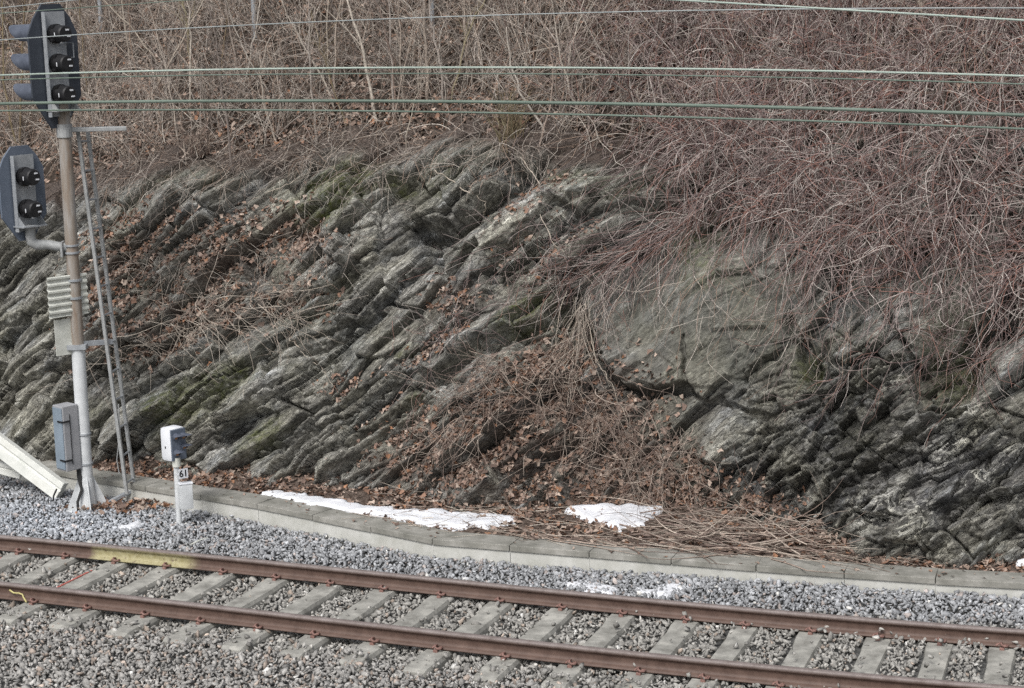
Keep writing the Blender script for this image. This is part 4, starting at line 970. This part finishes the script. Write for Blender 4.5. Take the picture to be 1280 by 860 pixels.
# --- tangle over the upper slope: greyish upright stems and fine criss-crossing shoots
LEFTW = lambda x, y, P: np.where((y < 215) & (y > -220), 1., 0)*(1-.75*sstep(700, 1000, x))*(.25+1.0*sstep(-.25, .35, perlin(x/70., y/45., 301)))
p, _ = pick("hill", 3600, LEFTW); st = grow(p, dirs(3600, 0, 1, .15, .38), rng.uniform(.35, 1.15, 3600), 8, .12, .55, False)
tubes("undergrowth", st, rng.uniform(.004, .0085, 3600), .0025, tints(3600, "grey"), label="thicket of bare greyish stems covering the slope above the rock", category="undergrowth", **STUFF)
q, d, _ = branch(st, 6000, 1.1); s2 = grow(q, d, rng.uniform(.2, .6, 6000), 6, .2, 1.0, True, .2)
tubes("fine_undergrowth", s2, .0036, .0018, tints(6000, "grey"), label="fine criss-crossing bare shoots filling the thicket above the rock", category="undergrowth", **STUFF)
LOWW = lambda x, y, P: np.where((y < 225) & (y > -150), 1., 0)*(.3+sstep(-.2, .3, perlin(x/60., y/40., 302)))
p, _ = pick("hill", 3600, LOWW); s3 = grow(p, dirs(3600, 0, .25, .25, .8), rng.uniform(.3, .9, 3600), 8, .8, 1.2, True, .25, .10)
tubes("fallen_shoots", s3, .0045, .002, tints(3600, "grey"), label="dead shoots lying across the leafy slope under the thicket", category="undergrowth", **STUFF)

# --- reddish brambles hanging over the rock at the right
def hang_w(x, y, P):
    low = np.interp(x, [680, 760, 820, 880, 940, 1000, 1060, 1120, 1200, 1300, 1400], [110, 150, 180, 225, 270, 310, 360, 395, 390, 395, 400])
    return sstep(0, 45, low-y+30*perlin(x/40., y/40., 303))*sstep(715, 885, x)*np.where(y > -120, 1., 0)*(.12+1.2*sstep(-.15, .35, perlin(x/45., y/60., 304)))
p1, _ = pick("hill", 3100, hang_w); p2, _ = pick("rock", 2000, lambda x, y, P: hang_w(x, y, P)*(y > 150)); p = np.concatenate([p1, p2]); n = len(p)
st = grow(p, dirs(n, -.12, .45, .75, .75), rng.uniform(.4, 1.3, n)*np.where(rng.random(n) < .12, 1.4, 1), 13, 1.0, 1.5, True, .22, .16)
tubes("hanging_brambles", st, rng.uniform(.0035, .0085, n), .0025, tints(n, "purple"), label="dense reddish grey bramble curtain hanging over the rock at the right", category="brambles", **STUFF)
q, d, _ = branch(st, 5800, .9); s2 = grow(q, d, rng.uniform(.18, .6, 5800), 7, .9, 1.2, True, .25, .14)
tubes("fine_brambles", s2, .0038, .0018, tints(5800, "purple"), label="fine drooping side shoots of the bramble curtain at the right", category="brambles", **STUFF)
# bundle sweeping down to the left from the curtain
def line_starts(pts, n, jit):
    pts = np.array(pts, float); d = np.concatenate([[0], np.cumsum(np.hypot(*np.diff(pts, axis=0).T))]); t = rng.uniform(0, d[-1], n)
    x = np.interp(t, d, pts[:, 0])+rng.normal(size=n)*jit; y = np.interp(t, d, pts[:, 1])+rng.normal(size=n)*jit
    P = []
    for u, v in zip(x, y): aa, ww = inv(u, v); P.append((aa, ww))
    P = np.array(P); Q = surf_pt(P[:, 0], P[:, 1], 0.0); a, b = ab(Q); Q = Q+B*(bsurf(a, Q[:, 2])-.06-rng.random(n)*.10-b)[:, None]; return Q
def bundle(name, pts, n, jit, dargs, L, K, grav, wob, r, pal, nb=0, **props):
    P0 = line_starts(pts, n, jit); st = grow(P0, dirs(n, *dargs), rng.uniform(L*.5, L*1.15, n), K, grav, wob, True, .12, .10)
    if nb:
        q, d, _ = branch(st, nb, .8); s2 = grow(q, d, rng.uniform(.15, .5, nb), K, grav*.8, 1.1, True, .2, .1)
        st = np.concatenate([st, s2]); R0 = np.concatenate([rng.uniform(r*.6, r, n), np.full(nb, r*.5)])
    else: R0 = rng.uniform(r*.6, r, n)
    return tubes(name, st, R0, .0016, tints(len(st), pal), None, **props)
bundle("trailing_brambles", [(960, 190), (900, 240), (840, 285), (790, 320)], 190, 12, (-.85, -.35, .25, .32), 1.2, 12, .55, .8, .0062, "purple", 260, label="bundle of reddish shoots sweeping down left from the bramble curtain to the big dark crevice", category="brambles", **STUFF)
bundle("drooping_vines", [(760, 350), (820, 330), (880, 320), (960, 360), (1040, 390)], 100, 22, (-.1, -.7, .35, .5), .9, 10, .9, 1.2, .0042, "grey", 110, label="thin grey strands hanging straight down over the smooth grey rock panel", category="vines", **STUFF)
bundle("drooping_vines", [(1000, 390), (1080, 425), (1160, 420), (1240, 420)], 70, 26, (-.1, -.6, .3, .6), .8, 10, .8, 1.6, .0042, "purple", 150, label="loose brown strands reaching lowest over the dark rock at the far right", category="vines", **STUFF)
# hanging root clump at the head of the debris
bundle("root_clump", [(722, 372), (750, 374)], 34, 7, (-.05, -.9, .25, .22), 1.0, 12, .7, .45, .0055, "pale", 30, label="pale fan of stringy roots hanging at the top of the central debris heap", category="root clump")
bundle("twig_heap", [(690, 430), (640, 460), (600, 505), (570, 545)], 120, 18, (-.6, -.3, .4, .6), .8, 9, .5, 1.3, .0058, "brown", 130, label="slanting heap of brown twigs on the left flank of the debris below the crevice", category="twigs", **STUFF)
bundle("twig_heap", [(720, 450), (760, 515), (810, 560), (850, 600)], 210, 26, (.35, -.35, .5, .9), .8, 10, .7, 1.9, .0058, "brown", 380, label="round tangle of curling brown twigs on the right flank of the debris heap", category="twigs", **STUFF)
bundle("branch_heap", [(140, 440), (200, 415), (260, 395), (330, 375), (380, 385)], 110, 12, (.85, .12, .3, .32), 1.1, 8, .15, .35, .0062, "pale", 110, label="straw coloured branches lying along the ledge beside the ladder", category="branches", **STUFF)
bundle("ledge_twigs", [(150, 300), (230, 330), (300, 330), (350, 370), (430, 260), (480, 220)], 200, 30, (.1, .1, .5, .7), .5, 7, .6, 1.1, .0042, "grey", 200, label="sparse grey twigs scattered over the mossy ledges at the upper left", category="twigs", **STUFF)
bundle("ledge_twigs", [(530, 440), (600, 380), (660, 340), (720, 320), (760, 300), (640, 270)], 150, 28, (-.1, -.1, .4, .7), .55, 8, .7, 1.1, .0040, "purple", 150, label="sparse reddish twigs caught on the rock ledges around the central crevice", category="twigs", **STUFF)
# fringe drooping over the top edge of the rock
bundle("crest_fringe", [(120, 235), (200, 215), (300, 205), (400, 190), (520, 180), (640, 178), (690, 190)], 380, 12, (0, .3, .5, .8), .42, 8, .9, 1.1, .0045, "grey", 500, label="ragged fringe of grey shoots drooping over the top edge of the rock", category="undergrowth", **STUFF)

# --- branch litter behind the trough
SNA = float(ab(U(768, 655, .15))[0])
def litter_twigs(name, poly, n, L, r, pal, lift, label):
    pp = [ab(U(x, y, .15)) for x, y in poly]; a = rng.uniform(min(q[0] for q in pp), max(q[0] for q in pp), n); t = rng.random(n)
    lo = bt(a)+.22; hi = np.minimum(b0(a)+.25, lo+1.3); b = lo+(hi-lo)*t**1.2; keep = ~((np.abs(a-SNA) < .62) & (b > bt(a)+.40)) | (rng.random(n) < .06); a = a[keep]; b = b[keep]; n = len(a)
    P0 = W(a, b, strip_z(a, b)+.02+rng.random(n)*lift); D = unit(A[None]*rng.choice([-1, 1], n)[:, None]+rng.normal(size=(n, 3))*np.array([.28, .28, .07]))
    st = grow(P0, D, rng.uniform(L*.4, L*1.2, n), 8, .05, .35, False, .05)
    a_, b_ = ab(st.reshape(-1, 3)); z = strip_z(a_, b_); z = np.where(b_ < bt(a_)+.33, ZL+.075, z)
    q = st.reshape(-1, 3); q[:, 2] = np.maximum(q[:, 2], z+.008); lim = bt(a_)-.10; q = q+B*np.maximum(lim-b_, 0)[:, None]
    tubes(name, q.reshape(st.shape), rng.uniform(r*.5, r, n), .002, tints(n, pal), label=label, category="branches", **STUFF)
litter_twigs("fallen_branches", [(640, 690), (1010, 700)], 260, 1.2, .012, "brown", .13, "pile of fallen brown branches lying along the back of the trough")
litter_twigs("fallen_twigs", [(430, 660), (1130, 700)], 260, .5, .005, "pale", .08, "thin pale broken twigs strewn on the leaves behind the trough")

# --- leaves
def leaf_protos():
    out = []
    for k in range(8):
        r = np.random.default_rng(300+k); n = 7; an = np.linspace(0, 2*np.pi, n, endpoint=False); rad = np.where(np.arange(n) % 2, .55, 1.0)*r.uniform(.75, 1.2, n)
        p = np.stack([np.cos(an)*rad, np.sin(an)*rad*.75, .35*np.abs(np.cos(an))*r.uniform(.4, 1.5)+r.normal(size=n)*.14], 1); p = np.concatenate([[[0, 0, 0]], p])
        out.append((p, np.array([[0, 1+i, 1+(i+1) % n] for i in range(n)])))
    return out
LEAF = leaf_protos()
def leaf_rot(n, nrm, spread):
    z = unit(nrm+rng.normal(size=(n, 3))*spread); x = unit(np.cross(z, rng.normal(size=(n, 3)))); y = np.cross(z, x); return np.stack([x, y, z], 2)
def leaf_tint(n, warm=.0):
    c = np.array([(.21, .145, .115), (.30, .22, .175), (.15, .105, .085), (.40, .32, .265), (.25, .15, .105), (.27, .20, .165)]); t = c[rng.integers(0, 6, n)]*rng.uniform(.7, 1.3, (n, 1))
    t = np.where((rng.random(n) < warm*.6)[:, None], np.array([.32, .17, .10])*rng.uniform(.7, 1.2, (n, 1)), t); return t
def leaves(name, P, nrm, size, label, warm=.05, spread=.5):
    n = len(P); scatter_mesh(name, LEAF, P, leaf_rot(n, nrm, spread), rng.uniform(size*.45, size*1.35, n), leaf_tint(n, warm), M_LEAF, label=label, category="dead leaves", **STUFF)
flat = RN[:, 2]
def rock_leaves(name, spots, n, size, label, warm=.05, bias=2.0):
    def wf(x, y, P):
        s = 0
        for (cx, cy, rx, ry, an, h) in spots: s = s+h*blob(cx, cy, x, y, rx, ry, an)
        return s*(.3+sstep(-.2, .3, perlin(x/14., y/10., 305)))
    X = RPX; Y = RPY; m = np.where((X > -60) & (X < 1340) & used)[0]; wv = wf(X[m], Y[m], None)*np.clip(flat[m]+.15, .02, 1)**bias; wv /= wv.sum(); i = rng.choice(m, n, p=wv)
    leaves(name, RP[i]+RN[i]*rng.uniform(.0, .04, (n, 1)), unit(RN[i]+ZV*.5), size, label, warm, .6)
rock_leaves("leaf_litter", [(170,330,60,60,0,1),(290,315,90,35,25,1),(375,300,40,22,0,1.2),(240,400,130,35,20,.9),(380,378,40,22,10,1),(220,285,50,20,0,.5),(130,380,40,60,0,.9)], 4200, .042, "dead brown leaves caught on the ledges beside the ladder", .06)
rock_leaves("leaf_litter", [(430,480,30,14,20,1),(565,375,32,22,0,1),(540,435,45,14,30,.8),(425,490,22,10,20,1),(700,320,70,40,0,.5),(660,240,60,30,0,.5),(520,560,70,45,0,.8)], 1500, .036, "small clumps of dead leaves on the ledges of the central rock", .15)
rock_leaves("leaf_litter", [(680,560,130,80,20,.8),(685,462,55,30,35,1.2),(825,605,75,38,0,1.3),(640,480,60,25,35,.8),(930,640,60,30,0,1)], 6500, .042, "brown leaves covering the debris heap below the crevice", .04, .6)
p, i = pick("hill", 15000, lambda x, y, P: np.where((y < 230) & (y > -40), 1., 0)*(.25+1.2*blob(540, 170, x, y, 170, 45)+.8*blob(300, 190, x, y, 200, 30)+.5*sstep(0, .3, perlin(x/50., y/30., 306))))
leaves("leaf_litter", p+ZV*.01, np.tile(-B*.5+ZV*.85, (len(p), 1)), .046, "pale brown leaf litter on the slope above the rock", .03)
n = 9500; a = rng.uniform(-8.6, 6.6, n); t = rng.random(n)**.9; lo = bt(a)+.36; hi = b0(a)+.30; b = lo+(hi-lo)*t; P = W(a, b, strip_z(a, b)+.006+rng.random(n)*.03)
wgt = .35+.65*sstep(-.3, .2, perlin(a*1.2, b*2.5, 307)); P = P[rng.random(n) < wgt]; leaves("leaf_litter", P, np.tile(ZV, (len(P), 1)), .040, "strip of red brown dead leaves between the trough and the rock", .10)
n = 500; a = rng.uniform(-8, 6, n); b = bt(a)+rng.uniform(0, .34, n)**1.0; k = rng.random(n) < .25; P = W(a, b, 0*a+ZL+.078)[k]; leaves("leaf_litter", P, np.tile(ZV, (len(P), 1)), .028, "a few stray leaves on the grey trough lids", .1, .25)
P0 = U(160, 632, -.03); n = 260; P = P0+rng.normal(size=(n, 3))*np.array([.34, .16, .01]); P[:, 2] = zb(P[:, 0])+.02+rng.random(n)*.03; leaves("leaf_litter", P, np.tile(ZV, (n, 1)), .045, "heap of orange brown leaves at the foot of the ladder", .3)

# --- individual woody plants
def px_hill(x, y):
    a, w_ = inv(x, y); return surf_pt(np.array([a]), np.array([w_]), .0)[0]
def stem_to(p, x, y, dy=0.0): return UY(x, y, p[1]+dy)
def sapling(pts, r, pal, label, nb=9, dy=-.1, name="sapling"):
    r *= 1.15
    """pts: foot ... top in the photo; the stem stands on the slope and leans slightly to the camera"""
    foot = px_hill(*pts[0]); Q = [foot-ZV*.05]+[stem_to(foot, x, y, dy*(k+1)) for k, (x, y) in enumerate(pts[1:])]
    Q = np.array(Q); K = 12; t = np.linspace(0, len(Q)-1, K); C = np.stack([np.interp(t, np.arange(len(Q)), Q[:, k]) for k in range(3)], 1); C[1:-1] += rng.normal(size=(K-2, 3))*.012
    root = empty(name, tuple(foot), label=label, category="sapling", group="saplings standing in the thicket")
    c = np.array(PAL[pal])[rng.integers(0, len(PAL[pal]))]
    bm = bmesh.new(); add_tube(bm, [tuple(q-foot) for q in C], [r*(1-.6*k/(K-1)) for k in range(K)], 7)
    tr = from_bm("trunk", bm, None, root, True); tr.data.materials.append(M_TWIG)
    atb = tr.data.attributes.new("tint", 'FLOAT_COLOR', 'POINT'); atb.data.foreach_set("color", np.tile(np.array([*c, 1], np.float32), (len(tr.data.vertices), 1)).ravel())
    if nb:
        q, d, _ = branch(C[None]-foot, nb, .7, .3, .98); s = grow(q, unit(d+ZV*.4), rng.uniform(.3, .9, nb), 7, -.05, .5, False)
        q2, d2, _ = branch(s, nb*2, .8); s2 = grow(q2, d2, rng.uniform(.15, .45, nb*2), 7, 0, .7, False)
        tubes("branches", np.concatenate([s, s2]), np.concatenate([np.full(nb, r*.30), np.full(nb*2, r*.24)]), .002, np.tile(c, (nb*3, 1))*rng.uniform(.8, 1.15, (nb*3, 1)), None, root)
    return root
for pts, r, pal, lab in [
    ([(470,150),(455,70),(434,0),(420,-50)], .020, "pale", "pale slender sapling leaning left, leftmost of the row above the rocky ledge"),
    ([(490,140),(489,70),(487,0),(486,-40)], .014, "grey", "thin straight grey sapling just right of the leaning pale one"),
    ([(503,135),(500,60),(498,0),(497,-40)], .013, "pale", "thin upright pale sapling third from the left in the row above the ledge"),
    ([(532,125),(532,60),(531,0),(531,-60)], .021, "pale", "stoutest upright pale sapling, below the fence post near the middle"),
    ([(553,125),(548,70),(539,20),(533,-40)], .015, "grey", "sapling that leans onto the stoutest pale one from its right"),
    ([(585,90),(582,40),(579,-10),(577,-50)], .015, "brown", "brown upright sapling rightmost of the row above the ledge"),
    ([(238,85),(235,40),(230,0),(228,-30)], .017, "olive", "orange brown sapling standing left of the middle fence post"),
    ([(198,75),(165,35),(125,-5),(100,-30)], .013, "pale", "long pale stem leaning far left beside the top signal head"),
    ([(288,205),(283,140),(275,75),(262,10)], .014, "grey", "grey stem rising from the rock edge and leaning left below the upper wires"),
    ([(420,135),(405,100),(375,50),(352,0)], .013, "pale", "pale stem arching left over the thicket right of the middle fence post"),
    ([(20,185),(26,110),(30,30),(32,-30)], .015, "olive", "ochre stem standing at the far left behind the upper signal hoods"),
    ([(12,180),(5,110),(3,30),(2,-30)], .014, "olive", "ochre stem at the extreme left edge of the picture")]:
    sapling(pts, r, pal, lab)
for k in range(34):
    x = [-20, 720][0]+760*(k+.5)/34+rng.normal()*12; y = rng.uniform(60, 190); ln = rng.uniform(90, 190); lean = rng.normal()*.28; cv = rng.normal()*9
    sapling([(x, y), (x-lean*ln*.4+cv, y-ln*.4), (x-lean*ln*.75+cv, y-ln*.75), (x-lean*ln*1.1, y-ln*1.1)], rng.uniform(.008, .014), ["pale", "grey", "brown", "olive", "pale"][int(rng.integers(0, 5))], "slender bare stem rising among the shrubs above the rock, left half", nb=6)
def shrub(x, y, n, h, pal, label, spread=.45, fine=1.0, grp="bare shrubs of the thicket", name="shrub", cat="shrub"):
    foot = px_hill(x, y); P0 = rng.normal(size=(n, 3))*np.array([.07, .07, .01])
    st = grow(P0-ZV*.03, dirs(n, 0, 1, .12, spread), rng.uniform(h*.55, h*1.1, n), 11, .12, .35, False); m = int(n*5*fine); q, d, _ = branch(st, m, .6, .3, .98)
    s = grow(q, unit(d+ZV*.2), rng.uniform(h*.12, h*.38, m), 11, .1, .6, False)
    tint = np.concatenate([tints(n, pal), tints(m, pal)])
    o = tubes(name, np.concatenate([st, s]), np.concatenate([rng.uniform(.005, .0125, n), np.full(m, .0036)]), .0018, tint, None, label=label, category=cat, **({"group": grp} if grp else {}))
    o.location = tuple(foot); return o
SH = 0
for x in np.linspace(-40, 1330, 30):
    for y in (150, 75, 15):
        xx = x+rng.normal()*16; yy = y+rng.normal()*14+(20 if 600 > xx > 300 else 0)
        if y == 150 and xx > 900: continue
        if 380 < xx < 620 and yy > 120: continue
        pal = "grey" if xx < 720 else ("purple" if rng.random() < .8 else "brown")
        shrub(xx, yy, int(rng.integers(9, 16)), rng.uniform(.9, 1.6), pal, "bare many-stemmed grey brown shrub in the thicket above the rock" if xx < 720 else "bare reddish shrub tangled in the thicket above the bramble curtain", .42)
shrub(638, 185, 70, .75, "olive", "upright tuft of ochre stems on the rock edge above the dark hollow", .22, .3, None, "reed_tuft", "tuft")
shrub(240, 190, 40, .5, "brown", "small rust coloured leafy bush on the crest right of the ladder top", .6, 2, None, "rusty_bush", "bush")
# long single vines lying on the face
def vine(pts, r, pal, label):
    P0 = line_starts([pts[0], pts[0]], 1, 0)[0]; Q = []
    for x, y in pts:
        aa, ww = inv(x, y); q = surf_pt(np.array([aa]), np.array([ww]), 0.)[0]; a_, b_ = ab(q); q = q+B*(bsurf(np.array([a_]), np.array([q[2]]))[0]-.07-b_); Q.append(q)
    Q = np.array(Q); K = 26; t = np.linspace(0, len(Q)-1, K); C = np.stack([np.interp(t, np.arange(len(Q)), Q[:, k]) for k in range(3)], 1); C = (C+np.roll(C, 1, 0)+np.roll(C, -1, 0))/3 if False else C; C[1:-1] = (C[:-2]+C[1:-1]+C[2:])/3+rng.normal(size=(K-2, 3))*.010
    return tubes("vine", C[None], r, r*.5, np.array([PAL[pal][0]])*1.15, None, label=label, category="vine", group="long single vines on the rock")
for pts, r, pal, lab in [([(652,195),(675,228),(694,261),(712,298),(730,325),(752,352)], .0075, "pale", "long pale vine crossing diagonally from the dark hollow to the big crevice"),
    ([(640,200),(637,260),(640,310),(645,400)], .0045, "grey", "thin straight strand hanging down left of the diagonal vine"),
    ([(366,418),(380,440),(395,462),(412,480)], .0065, "pale", "pale curved stem on the rock below the leaf clump at centre left"),
    ([(195,320),(225,345),(262,372),(300,385)], .006, "pale", "pale stem lying across the ledge right of the ladder"),
    ([(750,400),(756,440),(775,470),(790,520),(800,560)], .006, "pale", "pale vine hanging down beside the left edge of the smooth rock panel"),
    ([(865,440),(850,480),(852,540),(858,580)], .006, "grey", "grey vine over the vertical crack at the foot of the smooth panel"),
        ([(1165,395),(1150,420),(1175,450),(1180,515)], .0055, "brown", "lone brown strand dangling over the greenish recess"),
    ([(1240,400),(1222,440),(1210,470),(1200,505)], .005, "brown", "brown strand dangling beside the dark niche at the right edge"),
    ([(1000,392),(1006,430),(1010,470),(975,520)], .005, "grey", "thin grey strand over the niche below the bramble curtain"),
    ([(400,195),(380,215),(350,232),(310,250)], .006, "pale", "pale stem trailing over the crest right of the rusty bush"),
    ([(560,205),(600,230),(610,250),(598,268)], .010, "pale", "stout bent root on the block beside the dark hollow")]:
    vine(pts, r, pal, lab)
# stick and stone details behind the trough
for (x0, y0_, x1, y1), r, lab in [((990, 668, 1026, 640), .011, "bleached stick propped against the foot of the dark rock"), ((1085, 688, 1110, 674), .008, "short thin stick leaning on the dark rock at the right"), ((238, 681, 260, 672), .009, "pale stick lying on the ballast in front of the trough")]:
    p = U(x0, y0_, .15 if x0 > 900 else 0); bm = bmesh.new(); q = UY(x1, y1, p[1]+.15); add_tube(bm, [tuple(p), tuple((p+q)/2+np.array([0, 0, .01])), tuple(q)], [r, r*.9, r*.6], 7)
    o = from_bm("stick", bm, M_BEAM if x0 == 990 else M_BOARD, None, True, label=lab, category="stick")

# --- fence posts at the top of the slope
for x, lab in ((117, "grey metal post at the top edge beside the upper signal head"), (317, "grey metal post at the top edge between the two other posts"), (540, "grey metal post at the top edge above the row of saplings")):
    f = px_hill(x, 46 if x < 500 else 26); root = empty("fence_post", tuple(f), label=lab, category="fence post", group="posts along the top of the slope")
    bm = bmesh.new(); add_tube(bm, [(0, 0, -.3), (0, 0, 1.5)], .035, 12); from_bm("shaft", bm, M_GALV, root, True)
    bm = bmesh.new(); add_tube(bm, [(0, 0, 1.5), (0, 0, 1.53), (0, 0, 1.54)], [.04, .04, .015], 12); from_bm("cap", bm, M_GALV2, root, True)
